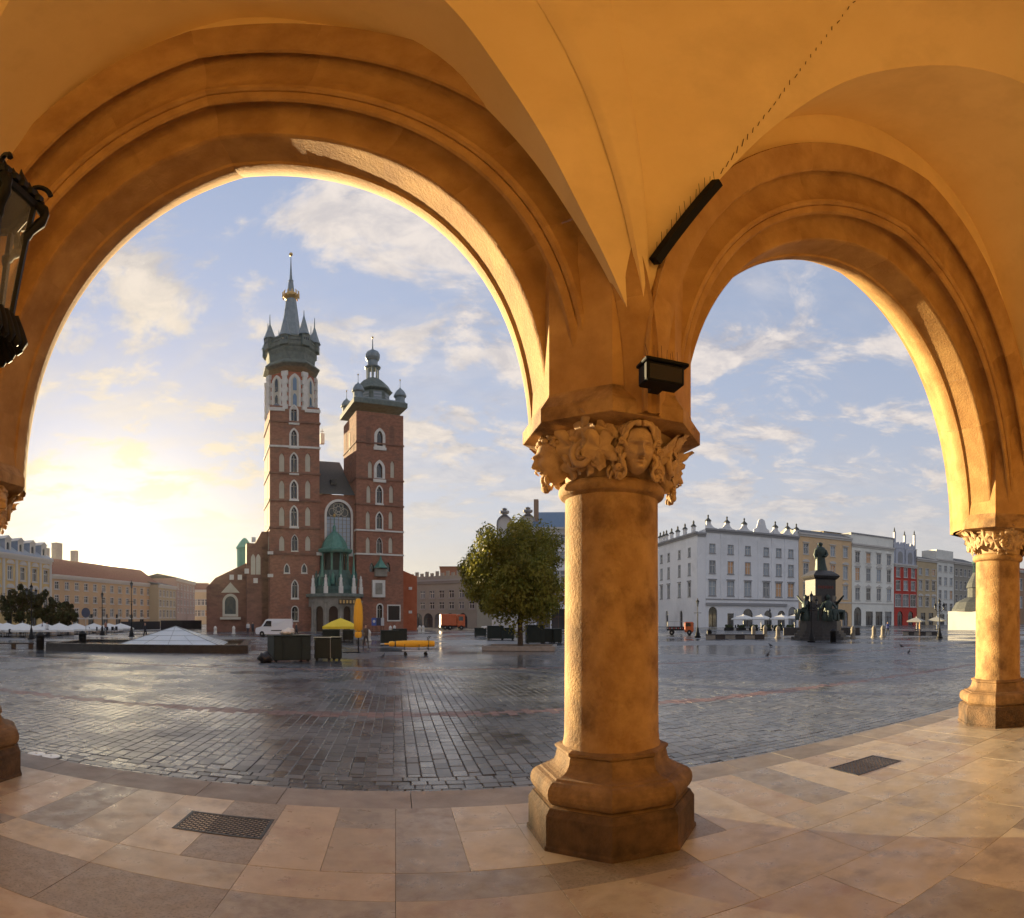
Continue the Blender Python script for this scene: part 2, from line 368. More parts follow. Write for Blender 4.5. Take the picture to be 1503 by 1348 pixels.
def head_mesh(beard):
    # carved stone head, about 1 unit tall, facing -Y: skull, brow, eye hollows with lids, nose, lips and chin worked into one surface
    nu, nv = 72, 56; vs = []; fs = []
    def gs(x, z, cx, cz, sx, sz): return math.exp(-((x-cx)/sx)**2-((z-cz)/sz)**2)
    for j in range(nv+1):
        t = PI*j/nv
        for i in range(nu):
            p = 2*PI*i/nu; sx = math.sin(t)*math.cos(p); sy = math.sin(t)*math.sin(p); sz = math.cos(t)
            wd = 0.355*(1-.20*max(0, -sz)**1.5); X = sx*wd; Y = sy*0.42; Z = sz*0.5
            if Z < -.12: Y *= 1-.25*(-.12-Z)
            front = max(0.0, -sy)**0.7
            if front > 0:
                d = 0
                d += .055*gs(X, Z, 0, .115, .24, .045)                         # brow
                for s in (-1, 1):
                    d -= .105*gs(X, Z, .125*s, .035, .080, .055)               # eye hollow
                    d += .085*gs(X, Z, .125*s, .022, .050, .030)               # eyeball
                    d += .020*gs(X, Z, .125*s, .058, .070, .012)               # upper lid
                    d -= .016*gs(X, Z, .125*s, .040, .066, .008)
                    d += .014*gs(X, Z, .125*s, -.012, .058, .010)              # lower lid
                    d += .028*gs(X, Z, .185*s, -.10, .085, .075)               # cheek
                    d += .035*gs(X, Z, .055*s, -.115, .026, .024)              # nostril wing
                    d -= .022*gs(X, Z, .125*s, -.20, .030, .05)
                nz = max(0, min(1, (.12-Z)/.25))
                d += (.03+.105*nz)*math.exp(-(X/.055)**2)*(1 if -.13 < Z < .12 else math.exp(-((Z+.13)/.018)**2) if Z <= -.13 else math.exp(-((Z-.12)/.05)**2))
                d -= .022*gs(X, Z, 0, -.165, .030, .020)
                d += .052*gs(X, Z, 0, -.200, .085, .018)                       # upper lip
                d -= .060*gs(X, Z, 0, -.224, .095, .012)                       # mouth line
                d += .052*gs(X, Z, 0, -.252, .068, .020)                       # lower lip
                d -= .025*gs(X, Z, 0, -.295, .07, .018)
                d += .075*gs(X, Z, 0, -.375, .10, .060)                        # chin
                if beard: d += (.05+.012*math.sin(X*40)*math.cos(Z*30))*gs(X, Z, 0, -.40, .20, .12)
                Y -= (1.25 if beard else 2.0)*d*front
            vs.append((X, Y, Z))
    for j in range(nv):
        for i in range(nu):
            k = (i+1) % nu; fs.append((j*nu+i, (j+1)*nu+i, (j+1)*nu+k, j*nu+k))
    return MB().add(vs, fs)
def hair_mesh(beard, seed):
    rg = random.Random(seed); mb = MB()
    if not beard:                                                         # centre-parted wavy locks falling beside the face
        for s in (-1, 1):
            for k in range(6):
                P = []; rr = []
                for i in range(25):
                    t = i/24
                    if t < .3:
                        a = t/.3; x = s*(.015+(.27+.045*k)*math.sin(a*PI/2)); z = .47+.018*k-.20*a*a+.03*math.sin(a*PI); y = -.36+.075*k+.16*a
                    else:
                        a = (t-.3)/.7; w_ = .055*math.sin(a*13+k*1.9); x = s*(.285+.045*k+w_+.07*a); z = .27-.86*a; y = -.20+.075*k-.05*math.sin(a*11+k)-.05*a
                    P.append((x, y, z)); rr.append(max(.02, .060*(1-.35*t)+.012*math.sin(t*42+k*2)))
                mb.tube(P, rr, 7)
            for k in range(5):                                            # curls at the ends and temples
                c = Vector((s*(.40+.05*(k % 2)), -.26+.07*(k % 3), .12-.17*k)); mb.tube([c+Vector((.075*(1-j/14)*math.cos(j*.9), -.03*j/14, .075*(1-j/14)*math.sin(j*.9))) for j in range(14)], .026, 6)
    else:
        for k in range(90):
            a = rg.uniform(0, 2*PI); e = rg.uniform(.25, 1.35); x = .37*math.cos(a)*math.cos(e*.9); y = .42*math.sin(a)*math.cos(e*.9)+.05; z = .12+.42*math.sin(e)
            if y < -.20 and z < .34: continue
            r = rg.uniform(.05, .085); mb.ell((x, y, z), (r, r, r*.8), 7, 5)
        for k in range(40):
            x = rg.uniform(-.22, .22); z = rg.uniform(-.62, -.36); y = -.34+.35*abs(x)+rg.uniform(-.04, .04); r = rg.uniform(.04, .065); mb.ell((x, y, z), (r, r, r*1.3), 7, 5)
        for s in (-1, 1):
            mb.tube([(s*.02, -.47, -.18), (s*.10, -.46, -.20), (s*.19, -.38, -.25)], [.03, .03, .012], 6)
    return mb
HEADS = {b: (head_mesh(b).mesh('carved_head', carved, 70), hair_mesh(b, 5).mesh('carved_hair', carved, 70)) for b in (False, True)}
LEAVES = [leaf_mesh(0.44, 0.50, 0.20, 11+i).mesh('carved_leaf', carved, 50) for i in range(3)]
VOL = volute(0.135, 1.9, 44, 0.042).mesh('volute', carved, 60)

def column(x, label, detail=True, plain_cap=False):
    y = YC+sh(x)
    t = thing('stone_column', label, 'column', (x, y, 0), group='columns of the arcade')
    octring(MB(), [(PLINTH_R+.02, 0), (PLINTH_R+.02, .035), (PLINTH_R, .05), (PLINTH_R, .335), (PLINTH_R-.03, .375), (PLINTH_R-.045, .40)]).build('plinth', stone_dirty, t)
    pr = [(PLINTH_R-.04, .395)]
    for i in range(9):
        a = -PI/2+PI*i/8; pr.append((PLINTH_R-.125+.105*math.cos(a), .53+.115*math.sin(a)))
    for i in range(7):
        a = i/6; pr.append((PLINTH_R-.14-.17*math.sin(a*PI/2), .66+.14*(1-math.cos(a*PI/2))))
    pr += [(.605, .83), (.63, .85), (.63, .875), (.58, .895), (.50, .90)]
    octring(MB(), pr).build('base_moulding', stone_stained, t)
    sp = [(.545, .88), (.53, .93), (.522, 1.0)]+[(lerp(.520, .512, i/12), lerp(1.0, 3.20, i/12)) for i in range(1, 13)]+[(.515, 3.26)]
    MB().lathe(sp, 56, cap=False).build('shaft', stone, t, 30)
    nk = [(.50, 3.22)]+[(.535+.052*math.cos(a), 3.31+.062*math.sin(a)) for a in [(-PI/2+PI*i/10) for i in range(11)]]+[(.50, 3.385)]
    MB().lathe(nk, 56).build('necking', stone, t, 40)
    MB().lathe([(.50, 3.36), (.515, 3.45), (.55, 3.58), (.62, 3.72), (.72, 3.82), (.78, 3.86)], 48).build('capital_bell', carved, t, 40)
    AR = PIER_R+.105
    octring(MB(), [(AR-.24, 3.80), (AR-.005, 3.835), (AR, 3.84), (AR, 3.965), (AR-.005, 3.97), (PIER_R+.005, 4.10), (PIER_R+.005, 4.12)]).build('abacus', stone, t)
    MB().prism(octo(PIER_R), 4.115, 6.0).build('pier_block', arch_stone, t)
    if not detail: return t
    for k in range(4):
        a = -PI/2+PI/2*k; d = 0.66; b = (k % 2 == 1) or plain_cap
        if plain_cap:
            for q in range(3):
                aa = a+(q-1)*.33; o = put('carved_leaf', LEAVES[q], t, (.70*math.cos(aa), .70*math.sin(aa), 3.60+.05*(q % 2)), aa+PI/2); o.scale = (.72, .72, .72)
            continue
        hm, hh = HEADS[b]
        h = put('carved_head', hm, t, (d*math.cos(a), d*math.sin(a), 3.60), a+PI/2+(-.22 if k == 0 else -.1)); h.scale = (.46, .46, .46); h.rotation_euler[0] = R_(10)
        put('carved_hair', hh, h)
    for k in range(4):
        a = -PI/4+PI/2*k
        for q, (da, dz, sc, rr) in enumerate(((-.22, .04, .80, .70), (.02, .16, .78, .78), (.22, -.02, .86, .72), (0, -.10, .62, .64), (.30, .16, .62, .72), (-.32, -.12, .6, .62))):
            o = put('carved_leaf', LEAVES[q % 3], t, (rr*math.cos(a+da), rr*math.sin(a+da), 3.60+dz), a+da+PI/2)
            o.scale = (sc, sc, sc); o.rotation_euler[0] = R_(18); o.rotation_euler[1] = rng.uniform(-.6, .6)
        o = put('volute', VOL, t, (.69*math.cos(a-.05), .69*math.sin(a-.05), 3.55), a+PI/2)
        for s in (-.24, .16):
            o = put('volute', VOL, t, (.63*math.cos(a+s), .63*math.sin(a+s), 3.50), a+s+PI/2); o.scale = (.6, 1, .6)
    return t
column(XCOLS[0], 'sandstone column beyond the left edge of the view', False)
column(XL, 'sandstone column at the far left, only its carved rim and plinth edge in view')
column(XM, 'big weathered sandstone column in the middle with carved heads on its capital')
column(XR, 'sunlit sandstone column at the right with a leafy capital', True, True)
column(XCOLS[4], 'sandstone column beyond the right edge of the view', False)

# arches -----------------------------------------------------------
ZS = 3.85
PROFILE = {   # (Y, q at the springing, q at the crown) of each moulding, from the outside in
 'outer_order': [(6.62, .95, .95), (6.62, .55, .55), (6.50, .50, .50), (6.42, .34, .34), (6.28, .20, .20), (6.16, .12, .12), (6.05, .055, .06)],
 'soffit_roll': [(6.05, .055, .06), (6.02, .03, .045), (5.95, .012, .02), (5.86, 0, 0), (5.79, .004, .004), (5.765, .03, .03)],
 'soffit': [(5.765, .03, .03), (5.74, .034, .034), (5.32, .034, .04), (5.27, .036, .045), (5.245, .05, .06), (5.235, .10, .12)],
 'cove': [(5.235, .10, .12), (5.245, .18, .23), (5.235, .26, .34), (5.20, .33, .44), (5.14, .37, .51), (5.07, .38, .53), (5.01, .355, .50), (4.99, .28, .41)],
 'bead': [(4.99, .28, .41), (4.96, .225, .355), (4.925, .235, .38), (4.90, .27, .43), (4.895, .30, .47), (4.91, .315, .485), (4.88, .31, .485), (4.85, .335, .51), (4.84, .37, .55), (4.86, .40, .58)],
 'hollow': [(4.86, .40, .58), (4.89, .49, .72), (4.885, .58, .87), (4.86, .66, 1.0), (4.81, .72, 1.10), (4.75, .745, 1.15), (4.70, .73, 1.14), (4.672, .66, 1.07), (4.665, .59, 1.0)],
 'fascia': [(4.665, .59, 1.0), (4.63, .60, 1.02), (4.55, .70, 1.16), (4.50, .86, 1.34), (4.47, .88, 1.39), (4.50, .90, 1.41), (4.64, .91, 1.42)],
}
def arch_curve(x0, x1, zap, n=30):
    """returns f(Y,q0,q1)->list of points from the left springing over the crown to the right springing"""
    xm = (x0+x1)/2; a = (x1-x0)/2-(PIER_R*math.cos(PI/8)); rise = zap-ZS
    R = (a*a+rise*rise)/(2*a); off = R-a
    def f(Y, q0, q1):
        pts = []
        ra = R+q1; fa = math.acos(max(-1, min(1, off/ra)))          # angle at the crown
        for i in range(n+1):
            w = i/n; ph = fa*w; r = R+lerp(q0, q1, w**1.2)
            pts.append((-r*math.cos(ph)+off, r*math.sin(ph)))
        pts[-1] = (0, pts[-1][1])
        P = [(xm+p[0], p[1]) for p in pts]+[(xm-p[0], p[1]) for p in pts[-2::-1]]
        return [(px, Y+sh(px), ZS+pz) for px, pz in P]
    return f
def bay(x0, x1, zap, label):
    t = thing('stone_arch', label, 'arch', ((x0+x1)/2, YC+sh((x0+x1)/2), 0), group='arches of the arcade')
    o = t.location; f = arch_curve(x0, x1, zap)
    full = [p for k, pr in enumerate(PROFILE.values()) for p in pr[(1 if k else 0):]]
    curves = [f(*p) for p in full]; nn = len(curves[0]); per = 5                # one mesh for each voussoir stone
    for k in range(0, nn-1, per):
        seg = [c[k:k+per+1] for c in curves]
        for c in seg:                                                          # a hair-fine joint between the stones
            a, b = Vector(c[0]), Vector(c[1]); c[0] = tuple(a+(b-a).normalized()*.0003)
            a, b = Vector(c[-1]), Vector(c[-2]); c[-1] = tuple(a+(b-a).normalized()*.0003)
        MB().grid(seg).xf(Matrix.Translation(-o)).build('voussoir', arch_stone, t, 28)
    # stone above the mouldings, inner lunette wall and outer wall face
    for nm, Y, q0, q1, mt in (('lunette_wall', 4.625, .80, 1.30, plaster), ('outer_wall', 6.615, .60, .60, arch_stone)):
        c = f(Y, q0, q1); top = [(min(max(p[0], x0), x1), Y+sh(p[0]), 11.6) for p in c]
        c = [(min(max(p[0], x0), x1), p[1], p[2]) for p in c]
        MB().grid([c, top]).xf(Matrix.Translation(-o)).build(nm, mt, t)
    return t
bay(XCOLS[0], XL, 7.60, 'arch beyond the left edge of the view')
bay(XL, XM, 7.72, 'wide moulded arch at the left framing the brick church')
bay(XM, XR, 7.70, 'moulded arch at the right framing the statue and houses')
bay(XR, XCOLS[4], 7.70, 'arch beyond the right edge of the view')

# vault ------------------------------------------------------------
LUN_L = [(-1,4.4),(-.93,5.5),(-.85,6.4),(-.7,7.35),(-.488,8.25),(-.37,8.65),(-.257,8.95),(-.143,9.2),(0,9.4),(.12,9.4),(.3,8.95),(.40,8.6),(.524,8.09),(.655,7.16),(.74,6.54),(.824,5.87),(.91,5.2),(1,4.4)]
LUN_R = [(-1,4.5),(-.985,5.35),(-.92,6.0),(-.854,6.63),(-.743,7.61),(-.633,8.42),(-.52,8.93),(-.413,9.27),(-.325,9.46),(-.22,9.62),(-.1,9.71),(0,9.74)]
LUN_R = LUN_R+[(-a, b) for a, b in LUN_R[-2::-1]]
VB, VA, VY, VZ0 = 6.0, 3.6, 1.0, 4.2
def interp(T, t):
    if t <= T[0][0]: return T[0][1]
    for i in range(len(T)-1):
        if t <= T[i+1][0]:
            d = (T[i+1][0]-T[i][0]); u = (t-T[i][0])/d
            m = lambda k: (T[min(k+1, len(T)-1)][1]-T[max(k-1, 0)][1])/(T[min(k+1, len(T)-1)][0]-T[max(k-1, 0)][0])
            return (2*u**3-3*u*u+1)*T[i][1]+(u**3-2*u*u+u)*d*m(i)+(-2*u**3+3*u*u)*T[i+1][1]+(u**3-u*u)*d*m(i+1)
    return T[-1][1]
def vz(x):                                   # height at which the lunette of a bay cuts the main barrel
    for i in range(4):
        if XCOLS[i] <= x <= XCOLS[i+1]:
            h = (XCOLS[i+1]-XCOLS[i])/2; return interp(LUN_L if i < 2 else LUN_R, (x-XCOLS[i]-h)/h)
    return 4.4
def vy(z): return VY+VA*math.sqrt(max(0.0, 1-(max(z, VZ0)-VZ0)**2/VB**2))
vault = thing('vault_ceiling', 'ochre plaster vault with lunettes over the arches', 'vault', kind='structure')
xs = []
for i in range(4):
    n = 90
    xs += [lerp(XCOLS[i], XCOLS[i+1], .5-.5*math.cos(PI*k/n)*1.0) for k in range(n+(i == 3))]
front = []
for x in xs:
    z0 = min(vz(x), VZ0+VB*.985); t0 = math.asin((z0-VZ0)/VB); col = []
    for j in range(29):
        t = lerp(t0, PI/2, j/28); col.append((x, VY+VA*math.cos(t)+sh(x)*max(0, math.cos(t)), VZ0+VB*math.sin(t)))
    front.append(col)
MB().grid(front).build('main_barrel', plaster, vault, 25)
back = [[(x, VY-VA*math.sin(PI/2*j/28), VZ0+VB*math.cos(PI/2*j/28)) for j in range(29)] for x in (xs[0], -6, 0, 6, 12, xs[-1])]
MB().grid(back).build('back_barrel', plaster, vault, 25)
for i in range(4):
    X = [x for x in xs if XCOLS[i] <= x <= XCOLS[i+1]]+([XCOLS[i+1]] if i < 3 else [])
    cell = []
    for x in X:
        z = vz(x); y0 = vy(z)+sh(x)*max(0, math.sqrt(max(0, 1-((z-VZ0)/VB)**2))); y1 = max(y0+.02, 4.66+sh(x))
        cell.append([(x, lerp(y0, y1, j/6), z+.10*(j/6)*0) for j in range(7)])
    MB().grid(cell).build('lunette_cell', plaster, vault, 25)
# transverse rib bands folding up from the middle column
def rib(pts0, pts1, lift):
    rows_ = []
    for (xa, z), (xb, _) in zip(pts0, pts1):
        rows_.append([(lerp(xa, xb, k/8), vy(z)+sh(xa)-lift*math.sin(PI*min(1, max(0, k/8)))*.0-lift*(0.15 if k in (0, 8) else 1), z-lift*.3) for k in range(9)])
    return rows_
RZ = [4.55, 5.0, 5.4, 5.9, 6.3, 6.9, 7.2, 7.6, 8.05, 8.4, 8.8, 9.2]
r0 = [(interp([(4.4,2.31),(4.71,2.28),(5.4,2.15),(6.31,1.87),(7.18,1.52),(8.05,1.07),(9.3,.3)], z), z) for z in RZ]
r1 = [(interp([(4.4,2.34),(5.8,2.26),(6.93,2.03),(7.61,1.82),(8.28,1.58),(9.3,1.1)], z), z) for z in RZ]
MB().grid(rib(r0, r1, .055)).build('vault_fold', plaster, vault, 60)
back_wall = MB().box((2, -2.75, 5.0), (42, 0.3, 12)).build('arcade_back_wall', M('back_wall_plaster', (0.13, 0.07, 0.026), (0.16, 0.09, 0.034), 0.8, 0.9, 0.15, 12), kind='structure', label='ochre plaster inner wall of the arcade')
roof = MB().box((2, 2, 12.0), (44, 12, 0.5)).build('arcade_roof', M('roof_slab', (0.2, 0.15, 0.1)), kind='structure', label='roof over the arcade vault')

# ================================================================== THE SQUARE
ground = MB().box((40, 160, -0.47), (1600, 1600, 0.8)).build('ground', brick_paving('far_paving'), kind="structure", label="wet grey stone paving of the market square")
ground.location = (0, 0, 0)
paving = thing('square_paving', 'wet dark granite setts of the market square', 'paving', kind='structure')
MB().box((12, 17.2, -0.095), (90, 19.7, 0.06)).build('sett_bed', bed_m, paving)
rng = random.Random(12)
cells = []
y = KERB_Y+0.735
for k in range(4):                                             # courses along the kerb
    x = -13-(.17 if k % 2 else 0); d = 0.20
    while x < 30:
        w = rng.uniform(.22, .30); cells.append((x+w/2, y+d/2, w, d, 0)); x += w
    y += d
Y1 = y
BANDS = [(13.45, 14.0), (25.4, 26.0)]
x = -30.0
while x < 46:                                                   # courses running away from the arcade
    w = rng.uniform(.20, .26); yy = Y1+rng.uniform(-.25, 0); first = True
    lim = 26.9
    while yy < lim:
        d = rng.uniform(.28, .42); y0 = max(yy, Y1); y1 = yy+d; cx = x+w/2; cy = (y0+y1)/2
        vis = -0.95*cy-1 < cx < 2.36*cy+1.5
        if vis and y1-y0 > .08:
            red = 1 if any(a < cy < b for a, b in BANDS) else 0
            cells.append((cx, cy, w, y1-y0, red))
        yy += d
    x += w
cells.sort(key=lambda c: c[0]**2+c[1]**2)
def pillow(w, d, g=.005, h=.03, b=.010):
    x, yv = w/2-g, d/2-g; xi, yi = x-b, yv-b
    vs = [(-x,-yv,-h), (x,-yv,-h), (x,yv,-h), (-x,yv,-h), (-x,-yv,-.006), (x,-yv,-.006), (x,yv,-.006), (-x,yv,-.006), (-xi,-yi,0), (xi,-yi,0), (xi,yi,0), (-xi,yi,0)]
    fs = [(8,9,10,11)]+[(i, (i+1) % 4, 4+(i+1) % 4, 4+i) for i in range(4)]+[(4+i, 4+(i+1) % 4, 8+(i+1) % 4, 8+i) for i in range(4)]
    return vs, fs
GZ = -0.045
cache = {}; fieldmesh = {0: ([], [], []), 1: ([], [], [])}; cnt = 0
for cx, cy, w, d, red in cells:
    if cnt < 300 and not red and -0.80*cy < cx < 2.3*cy:
        key = (round(w/.03), round(d/.05))
        if key not in cache:
            mb = MB().add(*pillow(key[0]*.03, key[1]*.05)); cache[key] = mb.mesh('sett', sett_m)
        o = put('sett', cache[key], paving, (cx, cy, GZ+rng.uniform(-.006, .004))); o.rotation_euler = (rng.gauss(0, .008), rng.gauss(0, .008), rng.gauss(0, .012))
        cnt += 1; continue
    V, F, A = fieldmesh[red]; o = len(V); vs, fs = pillow(w, d); tx, ty, tz = rng.gauss(0, .008), rng.gauss(0, .008), rng.uniform(-.004, .002)
    V += [(cx+p[0], cy+p[1], GZ+p[2]+tz+p[0]*tx+p[1]*ty) for p in vs]; F += [tuple(i+o for i in q) for q in fs]; A += [rng.random()]*len(fs)
for red, nm, mt in ((0, 'sett_field', sett_f), (1, 'red_sett_band', sett_r)):
    V, F, A = fieldmesh[red]; me = bpy.data.meshes.new(nm); me.from_pydata(V, [], F); me.update(); me.materials.append(mt)
    at = me.attributes.new('rnd', 'FLOAT', 'FACE'); at.data.foreach_set('value', A)
    put(nm, me, paving, kind='stuff')

# ================================================================== wall and window helpers (local frame: x along the wall, y into the building, z up)
def outline(x0, x1, z0, z1, kind='rect', n=7):
    w = x1-x0; xm = (x0+x1)/2
    if kind == 'rect': return [(x0, z0), (x1, z0), (x1, z1), (x0, z1)]
    P = [(x0, z0), (x1, z0)]
    if kind == 'round':
        h = min(w/2, (z1-z0)*.9); zs = z1-h; P += [(xm+w/2*math.cos(a), zs+h*math.sin(a)) for a in [PI*i/(2*n) for i in range(2*n+1)]]
    else:                                     # pointed
        h = min(w*.95, (z1-z0)*.8); zs = z1-h; R = (w*w/4+h*h)/w; off = R-w/2; am = math.acos(off/R)
        rt = [(xm-off+R*math.cos(am*i/n), zs+R*math.sin(am*i/n)) for i in range(n+1)]
        P += rt+[(2*xm-p[0], p[1]) for p in rt[-2::-1]]
    return P
def wall_open(w0, w1, z0, z1, ops, depth=0.35, y=0.0, mb=None):
    """wall sheet in the plane y with real openings; ops = (x0,x1,z0,z1,kind); reveals run back by depth"""
    mb = mb or MB(); xs = sorted({w0, w1, *[o[0] for o in ops], *[o[1] for o in ops]}); zs = sorted({z0, z1, *[o[2] for o in ops], *[o[3] for o in ops]})
    for i in range(len(xs)-1):
        for j in range(len(zs)-1):
            cx, cz = (xs[i]+xs[i+1])/2, (zs[j]+zs[j+1])/2
            if any(o[0] < cx < o[1] and o[2] < cz < o[3] for o in ops): continue
            mb.add([(xs[i], y, zs[j]), (xs[i+1], y, zs[j]), (xs[i+1], y, zs[j+1]), (xs[i], y, zs[j+1])], [(0, 1, 2, 3)])
    for x0, x1, a0, a1, k in ops:
        P = outline(x0, x1, a0, a1, k); n = len(P)
        if k != 'rect':
            top = P[2:]; xm = (x0+x1)/2; h = len(top)//2
            mb.add([(x1, y, a1)]+[(p[0], y, p[1]) for p in top[:h+1]], [(0, i+1, i+2) for i in range(h)])
            mb.add([(x0, y, a1)]+[(p[0], y, p[1]) for p in top[h:]], [(0, i+1, i+2) for i in range(len(top)-h-1)])
        mb.add([(p[0], y, p[1]) for p in P]+[(p[0], y+depth, p[1]) for p in P], [(i, n+i, n+(i+1) % n, (i+1) % n) for i in range(n)])
    return mb
def panel(P, y, mb=None):
    mb = mb or MB(); return mb.add([(p[0], y, p[1]) for p in P], [tuple(range(len(P)))])
def scaled(P, b):
    cx = sum(p[0] for p in P)/len(P); z0 = min(p[1] for p in P); z1 = max(p[1] for p in P); x0 = min(p[0] for p in P); x1 = max(p[0] for p in P)
    xm = (x0+x1)/2; zm = (z0+z1)/2; sx = (x1-x0+2*b)/(x1-x0); sz = (z1-z0+2*b)/(z1-z0)
    return [(xm+(p[0]-xm)*sx, zm+(p[1]-zm)*sz) for p in P]
def band(P, b, y0, y1, mb=None, base=True):
    """flat frame of width b around the outline, from y0 (front) back to y1"""
    mb = mb or MB(); Q = scaled(P, b); n = len(P)
    if not base: Q = [(q[0], max(q[1], min(p[1] for p in P))) for q in Q]
    vs = [(p[0], y0, p[1]) for p in P]+[(q[0], y0, q[1]) for q in Q]+[(q[0], y1, q[1]) for q in Q]+[(p[0], y1, p[1]) for p in P]
    fs = []
    for i in range(n):
        j = (i+1) % n; fs += [(i, j, n+j, n+i), (n+i, n+j, 2*n+j, 2*n+i), (3*n+j, 3*n+i, 0+i, j)]
    return mb.add(vs, fs)
def bx(mb, x0, x1, y0, y1, z0, z1): return mb.box(((x0+x1)/2, (y0+y1)/2, (z0+z1)/2), (x1-x0, y1-y0, z1-z0))

brick = M('old_brick', (0.20, 0.088, 0.057), (0.34, 0.155, 0.10), 1.3, 0.9, 0.5, 14, c3=(0.15, 0.085, 0.065), s3=0.3, stretch=(1, 1, 2.2))
brick_d = M('dark_brick', (0.17, 0.085, 0.06), (0.25, 0.125, 0.085), 0.9, 0.9, 0.5, 14, c3=(0.09, 0.05, 0.04), s3=0.3, stretch=(1, 1, 2.2))
brick_r = M('bright_red_brick', (0.34, 0.085, 0.035), (0.42, 0.13, 0.06), 0.9, 0.9, 0.3, 14)
limestone = M('white_limestone', (0.55, 0.52, 0.47), (0.66, 0.63, 0.58), 1.5, 0.85, 0.2, 10)
niche_m = M('cream_render', (0.46, 0.42, 0.33), (0.54, 0.50, 0.41), 1.0, 0.9)
grey_stone = M('grey_sandstone', (0.20, 0.18, 0.15), (0.29, 0.265, 0.225), 1.2, 0.85, 0.3, 8)
dark_glass = glass_mat('dark_glass', (0.018, 0.02, 0.024))
pale_glass = M('sky_lit_glass', (0.30, 0.36, 0.43), rough=0.12, spec=0.8)  # pale sky reflection painted into the glass colour
lead = M('weathered_lead', (0.16, 0.20, 0.225), (0.24, 0.28, 0.30), 1.4, 0.5, 0.2, 8, metal=0.35)
lead_d = M('dark_copper_gallery', (0.085, 0.11, 0.10), (0.15, 0.18, 0.165), 1.4, 0.6, 0.3, 8)
patina = M('green_patina_copper', (0.06, 0.17, 0.135), (0.11, 0.25, 0.20), 2.0, 0.6, 0.2, 10, metal=0.2)
patina_d = M('dark_green_bronze', (0.035, 0.075, 0.065), (0.07, 0.13, 0.11), 2.0, 0.6, 0.3, 10)
gold = M('gilded_metal', (0.55, 0.36, 0.14), rough=0.45, metal=0.8)
slate = M('dark_roof_tiles', (0.045, 0.05, 0.05), (0.075, 0.08, 0.078), 3.0, 0.75, 0.4, 12)

# ================================================================== BRICK CHURCH
CH_ROT = R_(20.1); CUX, CUY = math.cos(CH_ROT), math.sin(CH_ROT)
CP = Vector((*pol(396, 100.0), 0))
def FU(px, d=0.0):
    t = math.tan(az(px)); X = CP.x-CUY*d; Y = CP.y+CUX*d
    return (t*Y-X)/(CUX-t*CUY)
def FZ(py, u=5.0, d=0.0):
    X = CP.x+CUX*u-CUY*d; Y = CP.y+CUY*u+CUX*d; return zat(py, math.hypot(X, Y))
church = thing('brick_church', 'tall Gothic brick church with two unequal towers', 'church', (CP.x, CP.y, -.07), CH_ROT)
def church_window(px, hw, yt, yb, kind='point', surround=0.32, mull=1, mat=dark_glass, d=0.0, nm='window', sill=True, sm=None):
    u = FU(px, d); w = hw/FH*100; x0, x1 = u-w, u+w; z0, z1 = FZ(yb, u, d), FZ(yt, u, d)
    P = outline(x0, x1, z0, z1, kind)
    o = panel(P, d+.38).build(nm, mat, church)
    if surround:
        band(P, surround, d-.05, d+.02).build('surround', sm or limestone, o)
        if sill: bx(MB(), x0-surround*1.3, x1+surround*1.3, d-.22, d+.02, z0-surround*1.5, z0-surround*.55).build('sill', sm or limestone, o)
    m = MB()
    for k in range(mull):
        xx = lerp(x0, x1, (k+1)/(mull+1)); bx(m, xx-.06, xx+.06, d+.24, d+.36, z0, z1-(x1-x0)*.28)
    if mull:
        zz = z1-(x1-x0)*.8; bx(m, x0, x1, d+.25, d+.35, zz-.06, zz+.06)
        m.build('tracery', grey_stone, o)
    return (x0, x1, z0, z1, kind)
def niche(px, hw, yt, yb, d=0.0):
    u = FU(px, d); w = hw/FH*100; x0, x1, z0, z1 = u-w, u+w, FZ(yb, u, d), FZ(yt, u, d)
    panel(outline(x0, x1, z0, z1, 'point'), d+.2).build('blind_niche', niche_m, church)
    return (x0, x1, z0, z1, 'point')
UL1, UR0, UR1 = FU(469), FU(523), FU(592)
WT = UL1; zL = FZ(600, WT/2); zR = FZ(606, (UR0+UR1)/2)
# --- left tower
ops = []
for yt, yb, sr in ((596, 619, .35), (630.5, 654, .35), (665.6, 693.4, .28), (705.7, 731.7, .28), (743.5, 771.8, .28)): ops.append(church_window(431.5, 4.3, yt, yb, surround=sr))
ops.append(church_window(432.5, 4.3, 785, 808, surround=.12))
for p in (421, 446.5): ops.append(church_window(p, 3.2, 828, 840, surround=.16, mull=0))
ops.append(church_window(432.8, 4.0, 852, 877, surround=.2)); ops.append(church_window(432.8, 4.4, 890, 910.5, 'round', surround=.14))
for yt, yb in ((664.5, 692), (704.6, 731.3), (743.5, 771.4), (786, 808)):
    for p in (413.6, 451.8): ops.append(niche(p, 3.9, yt, yb))
wall_open(0, WT, 0, zL, ops, .4).build('left_tower_front', brick, church)
m = MB(); m.add([(0, 0, 0), (0, WT, 0), (0, WT, zL), (0, 0, zL), (WT, 0, 0), (WT, WT, 0), (WT, WT, zL), (WT, 0, zL)], [(1, 0, 3, 2), (4, 5, 6, 7), (5, 1, 2, 6), (3, 7, 6, 2)]); m.build('left_tower_walls', brick, church)
for yy in (619.3, 655.6, 694.4, 734.6, 774.7, 813): 
    z = FZ(yy, WT/2); MB().box((WT/2, WT/2, z), (WT+.36, WT+.36, .32)).build('string_course', brick_d if yy != 655.6 else limestone, church)
